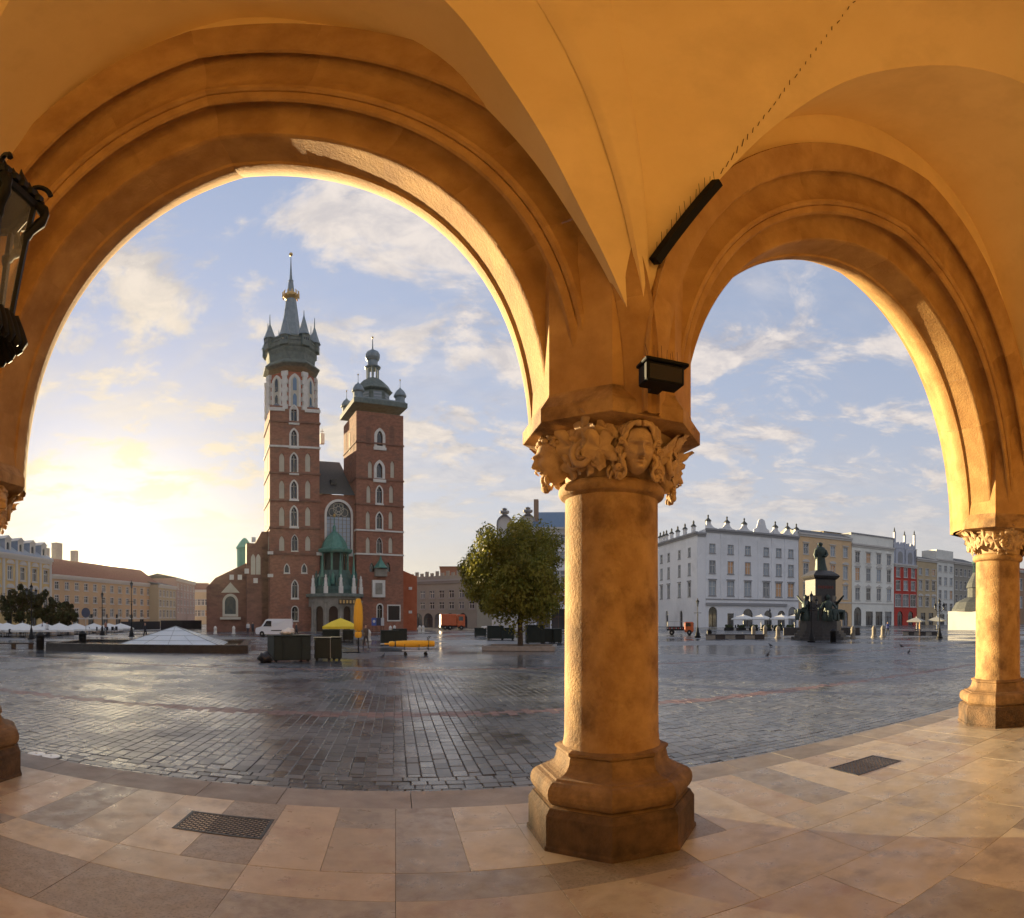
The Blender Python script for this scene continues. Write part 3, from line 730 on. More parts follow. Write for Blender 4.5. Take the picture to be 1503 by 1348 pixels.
for yt, yb in ((664, 692), (704, 731), (743, 771), (786, 808)):   # blind niches on the sunlit side
    for yy in (2.0, 4.7, 7.4):
        z0, z1 = FZ(yb, 0, yy), FZ(yt, 0, yy); mb = MB(); panel(outline(yy-.5, yy+.5, z0, z1, 'point'), 0, mb)
        mb.v = [(-.03, p[0], p[2]) for p in mb.v]; mb.f = [q[::-1] for q in mb.f]; mb.build('blind_niche', niche_m, church)
for yy in (812, 845): 
    for xx in (.1, WT-.1): MB().box((xx, -.12, FZ(yy, WT/2)), (1.0, .5, .5)).build('quoin', limestone, church)
# octagon storey
OC = (WT/2, WT/2); OA = WT/2*.97; OR = OA/math.cos(PI/8); zO = FZ(545, WT/2)
m = MB().prism(octo(OR, *OC), zL-.1, zO); m.build('octagon', M('octagon_brick', (0.30, 0.085, 0.045), (0.38, 0.13, 0.075), 0.9, 0.9, 0.4, 14), church)
for a in K8:                                 # white toothed corner strips
    for k in range(9):
        z = lerp(zL+.3, zO-.4, k/8); r = OR+.02; MB().box((OC[0]+r*math.cos(a), OC[1]+r*math.sin(a), z), (.55, .85 if k % 2 else 1.25, (zO-zL)/8.6), a).build('corner_quoin', limestone, church)
for k in range(8):
    a = PI/4*k; M_ = Matrix.Translation((OC[0]+OA*math.cos(a), OC[1]+OA*math.sin(a), 0)) @ Matrix.Rotation(a+PI/2, 4, 'Z')
    h = zO-zL; P = outline(-.72, .72, zL+h*.05, zO-h*.10, 'point')
    o = panel(P, -.06).xf(M_).build('window_recess', niche_m, church); band(P, .42, -.09, .05).xf(M_).build('surround', limestone, o)
    for z0, z1 in ((.08, .42), (.50, .86)):
        P = outline(-.36, .36, zL+h*z0, zL+h*z1, 'point'); g = panel(P, -.10).xf(M_).build('pane', dark_glass if k in (4, 5) else M('blue_pane', (0.10, 0.17, 0.26), rough=.1, spec=.8), o)
        
for sx, sy in ((0, 0), (1, 0), (0, 1), (1, 1)):   # sloped corner roofs under the octagon
    x, y = sx*WT, sy*WT; dx, dy = (1 if not sx else -1), (1 if not sy else -1); q = WT*.30
    m = MB().add([(x, y, zL), (x+dx*q, y, zL), (x, y+dy*q, zL), (x+dx*q*.55, y+dy*q*.55, zL+1.6)], [(0, 1, 3), (0, 3, 2), (1, 2, 3)]); m.build('corner_roof', lead, church)
bx(MB(), -.15, WT*.3, -.2, .1, zL-.5, zL+.1).build('parapet_coping', limestone, church); bx(MB(), WT*.7, WT+.15, -.2, .1, zL-.5, zL+.1).build('parapet_coping', limestone, church)
# gallery, turrets and spire
zz = lambda y: FZ(y, WT/2, WT/2)
prof = [(OR-.1, zz(551)), (OR+.75, zz(548)), (OR+.8, zz(546.5)), (OR-.2, zz(540)), (OR-.1, zz(530)), (OR+.15, zz(525)), (OR+.1, zz(523)), (OR+.35, zz(520)), (OR+.3, zz(515)), (OR+.45, zz(514)), (OR+.1, zz(510)), (OR+.25, zz(508)), (OR-.6, zz(503))]
MB().lathe(prof, 8, (*OC, 0), PI/8).build('gallery', lead_d, church)
for k in range(8):
    a = PI/4*k+PI/8; r = OR-.25; b = (k % 2 == 0); x, y = OC[0]+r*math.cos(a), OC[1]+r*math.sin(a)
    zb = zz(522); zt = zz(506 if b else 509); t = MB().box((x, y, (zb+zt)/2), (1.7, 1.7, zt-zb), a).build('gallery_turret', lead_d, church)
    MB().lathe([(1.25, zt), (1.2, zt+.15), (.9, zt+.9), (.12, zz(478 if k in (1, 2, 5, 6) else 484)), (.05, zz(470))], 8, (x, y, 0)).build('turret_spire', lead, t)
    for s in (-.45, 0, .45): MB().box((x+math.cos(a)*.87-math.sin(a)*s, y+math.sin(a)*.87+math.cos(a)*s, lerp(zb, zt, .6)), (.06, .2, .5), a).build('opening', dark_glass, t)
    a2 = PI/4*k; x, y = OC[0]+(OA+.15)*math.cos(a2), OC[1]+(OA+.15)*math.sin(a2)
    for q in range(5):
        s = (q-2)*.55; MB().box((x-math.sin(a2)*s, y+math.cos(a2)*s, zz(518)), (.12, .16, .5), a2).build('baluster', niche_m, church)
MB().lathe([(2.5, zz(508)), (2.1, zz(497)), (1.75, zz(480)), (1.4, zz(460)), (1.05, zz(441)), (1.0, zz(438))], 8, (*OC, 0), PI/8).build('spire', lead, church)
MB().lathe([(.95, zz(440)), (1.5, zz(436)), (1.55, zz(434)), (1.0, zz(432)), (.9, zz(430))], 16, (*OC, 0)).build('crown', gold, church)
m = MB()
for k in range(12):
    a = 2*PI*k/12; x, y = OC[0]+1.6*math.cos(a), OC[1]+1.6*math.sin(a); m.tube([(x, y, zz(438)), (x*1.0, y, zz(430)), (OC[0]+1.35*math.cos(a), OC[1]+1.35*math.sin(a), zz(428))], [.12, .14, .04], 5)
m.build('crown_points', gold, church)
MB().lathe([(.75, zz(433)), (.62, zz(422)), (.45, zz(413)), (.55, zz(412)), (.3, zz(410.5)), (.16, zz(395)), (.05, zz(376))], 8, (*OC, 0)).build('needle', lead, church)
MB().ell((*OC, zz(373)), (.38, .38, .42)).build('gilded_ball', gold, church, 60)
# --- right tower
ops = []; u2 = (UR0+UR1)/2
ops.append(church_window(557.5, 4.6, 632, 654, surround=.55, mull=0)); ops.append(church_window(557, 4.6, 679, 701, surround=.55, mull=0))
for yt, yb in ((713.5, 738), (752.4, 775.8), (789, 811.5)): ops.append(church_window(556.8, 4.3, yt, yb, surround=.25 if yt < 780 else .08))
for yt, yb, a, b in ((676, 701, 543.2, 576), (712, 737.5, 541, 574.2), (750, 776, 540, 573.4), (788, 811.5, 540, 573.3)):
    for p in (a, b): ops.append(niche(p, 3.3, yt, yb))
for p in (546, 569.5): ops.append(church_window(p, 4.0, 825, 839, surround=0, mull=0))
ops.append(church_window(557.5, 4.0, 887, 907, 'round', surround=.2))
wall_open(UR0, UR1, 0, zR, ops, .4).build('right_tower_front', brick, church)
D2 = UR1-UR0
MB().add([(UR0, 0, 0), (UR0, D2, 0), (UR0, D2, zR), (UR0, 0, zR), (UR1, 0, 0), (UR1, D2, 0), (UR1, D2, zR), (UR1, 0, zR)], [(1, 0, 3, 2), (4, 5, 6, 7), (5, 1, 2, 6), (3, 7, 6, 2)]).build('right_tower_walls', brick, church)
for yy in (651, 703.4, 741.3, 779, 813.6): MB().box((u2, D2/2, FZ(yy, u2)), (D2+.3, D2+.3, .26)).build('string_course', limestone if yy > 760 else brick_d, church)
for p, wd in ((541, 3.6), (575, 3.6)):        # bricked-up arches by the top window
    u = FU(p); panel(outline(u-.5, u+.5, FZ(655, u), FZ(625, u), 'round'), -.02).build('blocked_arch', brick_d, church)
for yy in (2.2, 5.0, 7.6):
    mb = MB(); panel(outline(yy-.5, yy+.5, FZ(668-yy, UR0, yy), FZ(640-yy, UR0, yy), 'round'), 0, mb); mb.v = [(UR0-.03, p[0], p[2]) for p in mb.v]; mb.f = [q[::-1] for q in mb.f]; mb.build('blind_niche', niche_m if yy == 5.0 else brick_d, church)
MB().box((FU(555), -.25, FZ(864, u2)), (2.6, .5, 2.9)).build('relief_frame', limestone, church); MB().box((FU(555), -.52, FZ(864, u2)), (1.4, .1, 1.9)).build('relief', grey_stone, church)
m = MB(); u = FU(558); m.lathe([(1.5, FZ(834, u)), (1.1, FZ(830, u)), (.3, FZ(822, u)), (.05, FZ(815, u))], 6, (u, -.3, 0)); m.build('bell_canopy', patina, church)
m = MB(); bx(m, u-1.2, u+1.2, -.8, .05, FZ(846, u), FZ(835, u)); m.build('bell_housing', grey_stone, church)
u = FU(578); band(outline(u-1.2, u+1.2, FZ(910, u), FZ(889, u)), .2, -.1, .05).build('door_frame', limestone, church); panel(outline(u-1.2, u+1.2, FZ(910, u), FZ(889, u)), -.02).build('door', M('dark_oak', (0.03, 0.02, 0.015), rough=.7), church)
# helm
HC = (u2, D2/2); hz = lambda y: FZ(y, u2, D2/2)
MB().box((*HC, hz(604)), (D2+1.3, D2+1.3, .9)).build('eave', lead_d, church); MB().box((*HC, hz(600)), (D2+.7, D2+.7, .5)).build('eave', lead, church)
MB().lathe([(3.4, hz(601)), (3.4, hz(580)), (3.9, hz(578.5)), (4.1, hz(577)), (3.7, hz(574)), (3.2, hz(568)), (2.3, hz(561.5)), (1.6, hz(559)), (1.5, hz(557.5))], 8, (*HC, 0), PI/8).build('helm_dome', lead_d, church, 20)
for k in range(8):
    a = PI/4*k; MB().box((HC[0]+3.2*math.cos(a), HC[1]+3.2*math.sin(a), hz(589)), (.14, 1.7, 1.9), a).build('louvre', lead, church)
    for s in range(3): MB().box((HC[0]+3.28*math.cos(a), HC[1]+3.28*math.sin(a), hz(589)+(s-1)*.6), (.08, 1.6, .18), a).build('louvre_slat', M('pale_slat', (0.30, 0.33, 0.36), rough=.5), church)
m = MB()
for k in range(8):
    a = PI/4*k+PI/8; m.tube([(HC[0]+1.15*math.cos(a), HC[1]+1.15*math.sin(a), hz(558)), (HC[0]+1.15*math.cos(a), HC[1]+1.15*math.sin(a), hz(541))], .17, 6)
m.build('lantern_posts', lead, church)
MB().lathe([(1.3, hz(542)), (1.6, hz(541)), (1.7, hz(539.5)), (1.15, hz(538)), (1.05, hz(537.5)), (1.05, hz(530)), (1.25, hz(529)), (1.5, hz(525.5)), (1.5, hz(521)), (1.2, hz(517)), (.5, hz(514)), (.15, hz(512)), (.06, hz(496))], 12, (*HC, 0)).build('onion_dome', lead, church, 25)
MB().ell((*HC, hz(495)), (.22, .22, .22), 8, 6).build('gilded_ball', gold, church)
for sx in (-1, 1):
    for sy in (-1, 1):
        x, y = HC[0]+sx*(D2/2-.5), HC[1]+sy*(D2/2-.5)
        t = MB().lathe([(.95, hz(602)), (.95, hz(591)), (1.25, hz(590)), (1.28, hz(588.5)), (1.1, hz(585)), (.75, hz(581)), (.3, hz(578.5)), (.06, hz(576)), (.05, hz(566))], 8, (x, y, 0), PI/8).build('corner_turret', lead, church, 20)
        MB().ell((x, y, hz(565.5)), (.16, .16, .16), 6, 5).build('gilded_ball', gold, t)
# --- nave front, roof
DN = 1.2; un = (UL1+UR0)/2; zn = FZ(726, un, DN)
x0, x1, z0, z1 = FU(479.5, DN), FU(515, DN), FZ(812, un, DN), FZ(736, un, DN)
big = (x0, x1, z0, z1, 'round')
wall_open(UL1, UR0, 0, zn, [big], .5, DN).build('nave_front', brick, church)
P = outline(*big, n=10); w = panel(P, DN+.42).build('great_window', pale_glass, church, label='tall traceried church window with a pale leaded grid')
band(P, .42, DN-.08, DN+.05).build('surround', limestone, w)
m = MB(); xm = (x0+x1)/2; zs = z1-(x1-x0)/2
for k in range(1, 6): xx = lerp(x0, x1, k/6); bx(m, xx-.05, xx+.05, DN+.28, DN+.40, z0, zs)
k = z0
while k < zs: bx(m, x0, x1, DN+.30, DN+.38, k, k+.07); k += .72
m.build('glazing_bars', grey_stone, w)
m = MB(); rr = (x1-x0)/2
panel([(p[0], p[1]) for p in outline(x0, x1, zs-.2, z1, 'round', 10)], DN+.40, m); m.build('tracery_field', M('tracery_dark', (0.07, 0.075, 0.075), rough=.4), w)
m = MB()
for (cx, cz, r) in ((0, .50, .42), (-.5, .26, .28), (.5, .26, .28), (0, .50, .2), (-.25, .74, .16), (.25, .74, .16), (0, .13, .16)):
    m.tube([(xm+rr*(cx+r*math.cos(a)), DN+.34, zs+rr*(cz+r*math.sin(a))) for a in [2*PI*i/20 for i in range(21)]], .06, 5, False)
m.build('tracery', niche_m, w)
zr = FZ(673, un, 12); MB().add([(UL1-.2, DN-.4, zn), (UR0+.2, DN-.4, zn), (UR0+.2, 14, zr), (UL1-.2, 14, zr), (UL1-.2, 28, zn), (UR0+.2, 28, zn)], [(0, 1, 2, 3), (3, 2, 5, 4)]).build('nave_roof', slate, church)
MB().box((FU(490, 4), 4.6, FZ(707, un, 4)), (1.1, 1.6, 1.0)).build('roof_dormer', slate, church)
MB().add([(UL1-3, 20, zr-6), (UL1+3.4, 20, zr-4), (UL1+.6, 20, FZ(640, UL1, 20)), (UL1-2, 20, FZ(636, UL1, 20)), (UL1-3, 21, zr-6), (UL1+3.4, 21, zr-4), (UL1+.6, 21, FZ(640, UL1, 20)), (UL1-2, 21, FZ(636, UL1, 20))], [(0, 1, 2, 3), (4, 7, 6, 5), (1, 5, 6, 2), (2, 6, 7, 3)]).build('stepped_gable', brick_d, church)
m = MB(); u = FU(473.6, 20); m.box((u, 20.5, FZ(643, u, 20)), (.9, .9, 2.2)); m.tube([(u, 20.5, FZ(638, u, 20)), (u, 20.5, FZ(629, u, 20))], .1, 5); m.box((u, 20.5, FZ(632, u, 20)), (.9, .12, .14)); m.build('gable_cross', limestone, church)
# --- porch
PU = FU(497, -3); PR = 5.0; pz = lambda y: FZ(y, PU, -5)
def pang(k, n=6): return PI+PI*k/n
porch_pts = [(PU+PR*math.cos(pang(k))*1.06, 1.0+PR*1.15*math.sin(pang(k))) for k in range(7)]
zc = pz(875)
pm = MB()
for k in range(6):
    A, B = Vector(porch_pts[k]), Vector(porch_pts[k+1]); L_ = (B-A).length; an = math.atan2(B.y-A.y, B.x-A.x)
    mb = wall_open(0, L_, 0, zc, [(L_*.2, L_*.8, 0.05, pz(889), 'round')], .5); mb.xf(Matrix.Translation((A.x, A.y, 0)) @ Matrix.Rotation(an, 4, 'Z')); mb.build('porch_wall', grey_stone, church)
    d = MB(); panel(outline(L_*.2, L_*.8, 0.05, pz(889), 'round'), .45, d); d.xf(Matrix.Translation((A.x, A.y, 0)) @ Matrix.Rotation(an, 4, 'Z')); d.build('porch_door', M('brown_door', (0.05, 0.025, 0.015), rough=.7), church)
for k in range(7):
    x, y = porch_pts[k]; c = MB().lathe([(.42, 0), (.42, .6), (.32, .7), (.28, zc-1.0), (.4, zc-.9), (.42, zc-.6)], 10, (x, y, 0)).build('porch_pilaster', grey_stone, church)
    s = MB().box((x, y, zc+1.0), (.7, .7, 1.3)).build('statue_plinth', limestone, church)
    MB().lathe([(.28, zc+1.6), (.34, zc+1.9), (.26, zc+2.5), (.30, zc+2.9), (.12, zc+3.1), (.17, zc+3.3), (.03, zc+3.55)], 8, (x, y, 0)).build('statue', limestone, s, 60)
cp = [(PU+(p[0]-PU)*1.10, 1+(p[1]-1)*1.10) for p in porch_pts]
MB().prism(cp, zc, zc+.5).build('porch_cornice', lead_d, church)
bx(MB(), PU-.6, PU+3.4, -5.6, -5.3, pz(887), pz(879)).build('porch_panel', M('dark_panel', (0.06, 0.045, 0.03), rough=.6), church)
for q in range(6): MB().box((PU-.3+q*.62, -5.66, pz(883)), (.3, .06, .5)).build('gilt_letter', gold, church)
g = MB().lathe([(4.3, zc+.5), (4.3, zc+1.3), (3.8, zc+2.0), (3.6, zc+3.2), (3.2, zc+4.1), (3.1, zc+4.4)], 12, (PU, .4, 0), 0, 1, .9).build('bronze_garden', patina_d, church)
rg = random.Random(4)
for k in range(22):                           # bronze figures crowding the canopy base
    a = rg.uniform(PI, 2*PI); r = rg.uniform(3.4, 4.2); h = rg.uniform(1.4, 2.4); z = zc+.9+rg.uniform(0, 1.4)
    MB().lathe([(.30, 0), (.38, h*.3), (.25, h*.62), (.30, h*.78), (.10, h*.86), (.16, h*.94), (.02, h)], 7, (PU+r*math.cos(a), .4+r*.9*math.sin(a), z)).build('bronze_figure', patina_d if k % 3 else patina, church, 60)
z3, z4 = zc+4.2, pz(806)
for k in range(8):
    a = PI/4*k+PI/8; MB().lathe([(.3, z3), (.22, z3+.4), (.2, z4-.4), (.32, z4)], 8, (PU+2.6*math.cos(a), .4+2.3*math.sin(a), 0)).build('canopy_column', patina if k % 2 else patina_d, church)
MB().lathe([(1.9, z3), (1.9, z4)], 8, (PU, .6, 0), PI/8).build('canopy_core', M('canopy_shadow', (0.03, 0.045, 0.042), rough=.8), church)  # dark core painted as the shade between the canopy columns
MB().lathe([(3.3, z4-.1), (3.5, z4+.35), (3.4, z4+.5), (2.6, z4+.7), (2.3, z4+1.6), (1.6, z4+2.6), (.9, z4+3.2), (.35, z4+3.6), (.30, z4+4.4), (.1, z4+4.7), (.05, z4+6.2)], 8, (PU, .4, 0), PI/8).build('canopy_dome', patina, church, 25)
MB().ell((PU, .4, z4+6.3), (.28, .28, .34), 8, 6).build('gilded_ball', gold, church)
for s in (-1, .15, 1): MB().lathe([(.35, zc+3.2), (.28, zc+4), (.05, zc+7.2)], 6, (PU+s*3.0, -2.6, 0)).build('bronze_pinnacle', patina, church)
# --- low side wing at the left
WD = 2.5
wp = [(303, 930), (303, 862), (316, 848), (362, 826), (384, 780), (396, 780), (396, 930)]
P = [(FU(a, WD), max(0, FZ(b, FU(a, WD), WD))) for a, b in wp]
n = len(P); MB().add([(p[0], WD, p[1]) for p in P]+[(p[0], 30, p[1]) for p in P], [tuple(range(n)), *[(i, n+i, n+(i+1) % n, (i+1) % n) for i in range(n)]]).build('aisle_wing', brick_d, church, fix=True)
bx(MB(), FU(362, 1), FU(384, 1), 1.0, 4, 0, FZ(797, FU(373, 1), 1)).build('buttress', brick_d, church)
for p in (371.5, 379): 
    u = FU(p, 1); panel(outline(u-.42, u+.42, FZ(843, u, 1), FZ(813, u, 1), 'point'), .95).build('blind_niche', niche_m, church)
for p, yy in ((362, 838), (375, 852), (340, 847), (352, 847), (372, 792)): 
    u = FU(p, 1); MB().box((u, .9, FZ(yy, u, 1)), (.8, .3, .8)).build('quoin', limestone, church)
u = FU(338, WD); x0, x1, z0, z1 = u-1.05, u+1.05, FZ(901, u, WD), FZ(875, u, WD)
o = panel(outline(x0, x1, z0, z1, 'round'), WD-.10).build('painted_panel', M('dark_painting', (0.04, 0.06, 0.06), (0.10, 0.10, 0.08), 1.2, .5), church)
band(outline(x0, x1, z0, z1, 'round'), .42, WD-.35, WD).build('panel_frame', niche_m, o); bx(MB(), x0-.9, x1+.9, WD-.6, WD, z0-.9, z0-.5).build('panel_ledge', niche_m, o)
MB().add([(x0-.7, WD-.4, z1+.6), (x1+.7, WD-.4, z1+.6), (u, WD-.4, z1+2.3), (x0-.7, WD, z1+.6), (x1+.7, WD, z1+.6), (u, WD, z1+2.3)], [(0, 1, 2), (0, 2, 5, 3), (1, 4, 5, 2), (0, 3, 4, 1)]).build('panel_pediment', niche_m, o)
g = MB().lathe([(1.6, FZ(835, 0, 14)), (1.6, FZ(806, 0, 14)), (1.9, FZ(805, 0, 14)), (1.2, FZ(797, 0, 14)), (.3, FZ(790, 0, 14))], 8, (FU(359, 14), 14, 0)).build('copper_turret', M('bright_patina', (0.16, 0.42, 0.30), (0.22, 0.5, 0.36), 2, .6), church)
# --- bright brick chapel on the right, notice boards
x0, x1 = UR1, FU(612, 5); MB().add([(x0, 5, 0), (x1, 5, 0), (x1, 5, FZ(846, x1, 5)), (x0, 5, FZ(832, x0, 5)), (x0, 16, 0), (x1, 16, 0), (x1, 16, FZ(846, x1, 5)), (x0, 16, FZ(832, x0, 5))], [(0, 1, 2, 3), (1, 5, 6, 2), (3, 2, 6, 7)]).build('side_chapel', brick_r, church)
for yy in (863, 898): MB().box((FU(602, 5), 4.95, FZ(yy, x0, 5)), (.7, .3, .5)).build('chapel_opening', limestone, church)

# ================================================================== HOUSES ROUND THE SQUARE
def wall_mat(name, c, k=1.12): return M(name, c, tuple(min(.9, v*k) for v in c), 0.25, 0.9, 0.1, 3, c3=tuple(v*.82 for v in c), s3=0.12)
white_trim = M('pale_trim', (0.52, 0.50, 0.47), rough=0.85)
grey_trim = M('grey_trim', (0.27, 0.27, 0.28), rough=0.85)
frame_w = M('white_window_frame', (0.62, 0.61, 0.58), rough=0.6)
PANES = [M('pane_pale_reflection', (0.24, 0.29, 0.35), rough=0.1, spec=0.8), M('pane_dark', (0.035, 0.04, 0.05), rough=0.08, spec=0.8), M('pane_warm_reflection', (0.50, 0.27, 0.13), rough=0.15, spec=0.7), M('pane_grey', (0.12, 0.14, 0.17), rough=0.1, spec=0.8)]  # pale and warm panes carry reflections painted into their base colour
roof_dark = M('dark_sheet_roof', (0.05, 0.05, 0.052), (0.08, 0.08, 0.08), 1, 0.6)
roof_red = M('red_tile_roof', (0.20, 0.085, 0.05), (0.27, 0.12, 0.07), 2, 0.85, 0.3, 8)
roof_blue = M('blue_grey_sheet_roof', (0.085, 0.15, 0.24), (0.12, 0.19, 0.28), 1, 0.5, stretch=(6, 1, 1))
WC = {}
def window(par, x, z0, z1, w, pane, hood=None, trim=white_trim, dep=0.22, kind='rect', bars=True):
    h = z1-z0; key = (round(w, 1), round(h, 1), hood, trim.name, kind, dep)
    if key not in WC:
        P = outline(-w/2, w/2, 0, h, kind); m = band(P, .16, -.05, .03)
        bx(m, -w/2-.32, w/2+.32, -.16, .03, -.32, -.14)
        if hood == 'flat': bx(m, -w/2-.35, w/2+.35, -.3, .02, h+.3, h+.55)
        elif hood:
            t = [(-w/2-.42, h+.42), (w/2+.42, h+.42)]+([(0, h+1.15)] if hood == 'tri' else [((w/2+.42)*math.cos(a), h+.42+.75*math.sin(a)) for a in [PI*i/8 for i in range(1, 8)]])
            n = len(t); m.add([(p[0], -.28, p[1]) for p in t]+[(p[0], .02, p[1]) for p in t], [tuple(range(n))]+[(i, n+i, n+(i+1) % n, (i+1) % n) for i in range(n)])
        fm = MB(); bx(fm, -.05, .05, dep-.07, dep-.01, 0, h if kind == 'rect' else h*.75); bx(fm, -w/2, w/2, dep-.08, dep-.01, h*.62, h*.62+.09); bx(fm, -w/2, -w/2+.1, dep-.07, dep-.01, 0, h*.8); bx(fm, w/2-.1, w/2, dep-.07, dep-.01, 0, h*.8)
        WC[key] = (m.mesh('window', trim), fm.mesh('glazing_bar', frame_w), {})
    a, b, pc = WC[key]
    if pane.name not in pc: pc[pane.name] = panel(outline(-w/2, w/2, 0, h, kind), dep).mesh('pane', pane)
    o = put('window', a, par, (x, 0, z0)); put('pane', pc[pane.name], o)
    if bars: put('glazing_bar', b, o)
    return (x-w/2, x+w/2, z0, z1, kind)
def house(name, label, A, B, top, wall, rows_, roof=None, ridge=3.0, depth=14.0, ground_ops=None, cornice=.5, trim=white_trim, seed=1, cat='house', group='old houses round the square', weights=(3, 2, 1, 3), base=None, cx=None):
    """rows_: (z0, z1, width, columns, hood); ground_ops: list of (centre fraction, width, height, kind)"""
    A, B = Vector(A), Vector(B); L_ = (B-A).length; an = math.atan2(B.y-A.y, B.x-A.x); rg = random.Random(seed)
    t = thing(name, label, cat, (A.x, A.y, -.07), an, group); ops = []
    for z0, z1, w, cols, hood in rows_:
        fr = cx or [(k+.5)/cols for k in range(cols)]
        for f in fr: ops.append(window(t, f*L_, z0, z1, w, rg.choices(PANES, weights)[0], hood, trim))
    for f, w, h, k in (ground_ops or []):
        o = (f*L_-w/2, f*L_+w/2, 0.05, h, k); ops.append(o); p = panel(outline(*o), .32).build('shop_door', rg.choice((PANES[1], PANES[1], PANES[3])), t)
        m = MB(); bx(m, f*L_-.05, f*L_+.05, .2, .3, 0.05, h*.7); bx(m, o[0], o[1], .2, .3, h*.6, h*.6+.1); m.build('door_bar', M('brown_joinery', (0.07, 0.045, 0.03), rough=.6), p)
    wall_open(0, L_, 0, top, ops, .34).build('front_wall', wall, t)
    MB().add([(0, 0, 0), (0, depth, 0), (0, depth, top), (0, 0, top), (L_, 0, 0), (L_, depth, 0), (L_, depth, top), (L_, 0, top)], [(1, 0, 3, 2), (4, 5, 6, 7), (5, 1, 2, 6)]).build('side_walls', wall, t)
    if cornice:
        c = MB(); bx(c, -.15, L_+.15, -.55, .1, top-.35, top+.1); c.build('cornice', trim, t); c = MB(); bx(c, -.05, L_+.05, -.28, .1, top-.85, top-.35); c.build('cornice', trim, t)
    if base: bx(MB(), -.02, L_+.02, -.12, .02, base-.15, base+.15).build('string_course', trim, t)
    zt = top+.1
    if roof: MB().add([(-.3, -.5, zt), (L_+.3, -.5, zt), (L_+.3, depth/2, zt+ridge), (-.3, depth/2, zt+ridge), (-.3, depth+.3, zt), (L_+.3, depth+.3, zt)], [(0, 1, 2, 3), (3, 2, 5, 4), (0, 3, 4), (1, 5, 2)]).build('roof', roof, t)
    else: MB().add([(0, 0, zt-.2), (L_, 0, zt-.2), (L_, depth, zt-.2), (0, depth, zt-.2)], [(0, 1, 2, 3)]).build('roof', roof_dark, t)
    return t, L_
# ---- row on the right
RC, RD = Vector(pol(1036, 148)), Vector(pol(1172, 163)); RDIR = (RD-RC).normalized()
def onrow(px):
    t = math.tan(az(px)); s = (t*RC.y-RC.x)/(RDIR.x-t*RDIR.y); return RC+RDIR*s
def rz(py, px): return zat(py, onrow(px).length)
t, L_ = house('white_tenement', 'long white corner house with a pinnacled parapet', RC, RD, rz(781, 1100), wall_mat('white_lime', (0.66, 0.67, 0.69)),
    [(rz(813, 1080), rz(801, 1080), 1.5, 6, None), (rz(842, 1080), rz(825, 1080), 1.6, 6, None), (rz(874, 1080), rz(854, 1080), 1.9, 6, 'flat')], None, seed=4,
    ground_ops=[(.07, 2.6, 5.0, 'round'), (.25, 2.0, 3.4, 'rect'), (.43, 3.2, 4.6, 'round'), (.65, 2.6, 4.2, 'round'), (.80, 2.6, 4.2, 'round'), (.93, 3.0, 5.2, 'round')], trim=grey_trim, weights=(6, 1, 3, 1), base=rz(880, 1080), cx=[.065, .25, .43, .63, .77, .91])
zt = rz(781, 1100)
pm = []
for k, f in enumerate((.03, .22, .40, .74, .88, .985)):
    x = f*L_; p = MB().box((x, .5, zt+1.0), (1.3, .9, 1.9)).build('parapet_pier', wall_mat('white_lime', (0.66, 0.67, 0.69)), t)
    MB().lathe([(1.0, zt+1.95), (.9, zt+2.15), (.25, zt+2.7), (.2, zt+3.0), (.3, zt+3.3), (.05, zt+3.6)], 8, (x, .5, 0)).build('pinnacle', slate, p)
    for s in (-1, 1):
        if 0 < x+s*2.2 < L_:
            q = [(x+s*.6, zt), (x+s*3.0, zt), (x+s*2.6, zt+.35), (x+s*1.7, zt+.5), (x+s*1.1, zt+.95), (x+s*.6, zt+1.7)]; n = len(q)
            MB().add([(a, .3, b) for a, b in q]+[(a, .7, b) for a, b in q], [tuple(range(n)), tuple(range(2*n-1, n-1, -1))]+[(i, n+i, n+(i+1) % n, (i+1) % n) for i in range(n)]).build('parapet_scroll', MATS['white_lime'], p, fix=True)
q = [(.50*L_, zt), (.50*L_, zt+.9), (.53*L_, zt+1.4), (.545*L_, zt+2.6)]+[(.585*L_+.04*L_*math.cos(a), zt+2.7+1.1*math.sin(a)) for a in [PI*(1-i/8) for i in range(9)]]+[(.625*L_, zt+2.6), (.64*L_, zt+1.4), (.67*L_, zt+.9), (.67*L_, zt)]
n = len(q); MB().add([(a, .3, b) for a, b in q]+[(a, .7, b) for a, b in q], [tuple(range(n)), tuple(range(2*n-1, n-1, -1))]+[(i, n+i, n+(i+1) % n, (i+1) % n) for i in range(n)]).build('parapet_gable', MATS['white_lime'], t, fix=True)
for f in (.16, .345, .55, .70, .85): bx(MB(), f*L_-.35, f*L_+.35, -.12, .02, rz(880, 1080), zt-.9).build('pilaster', MATS['white_lime'], t)
bx(MB(), 0, L_*.86, -.4, .02, rz(889, 1080), rz(885, 1080)).build('shop_fascia', grey_trim, t)
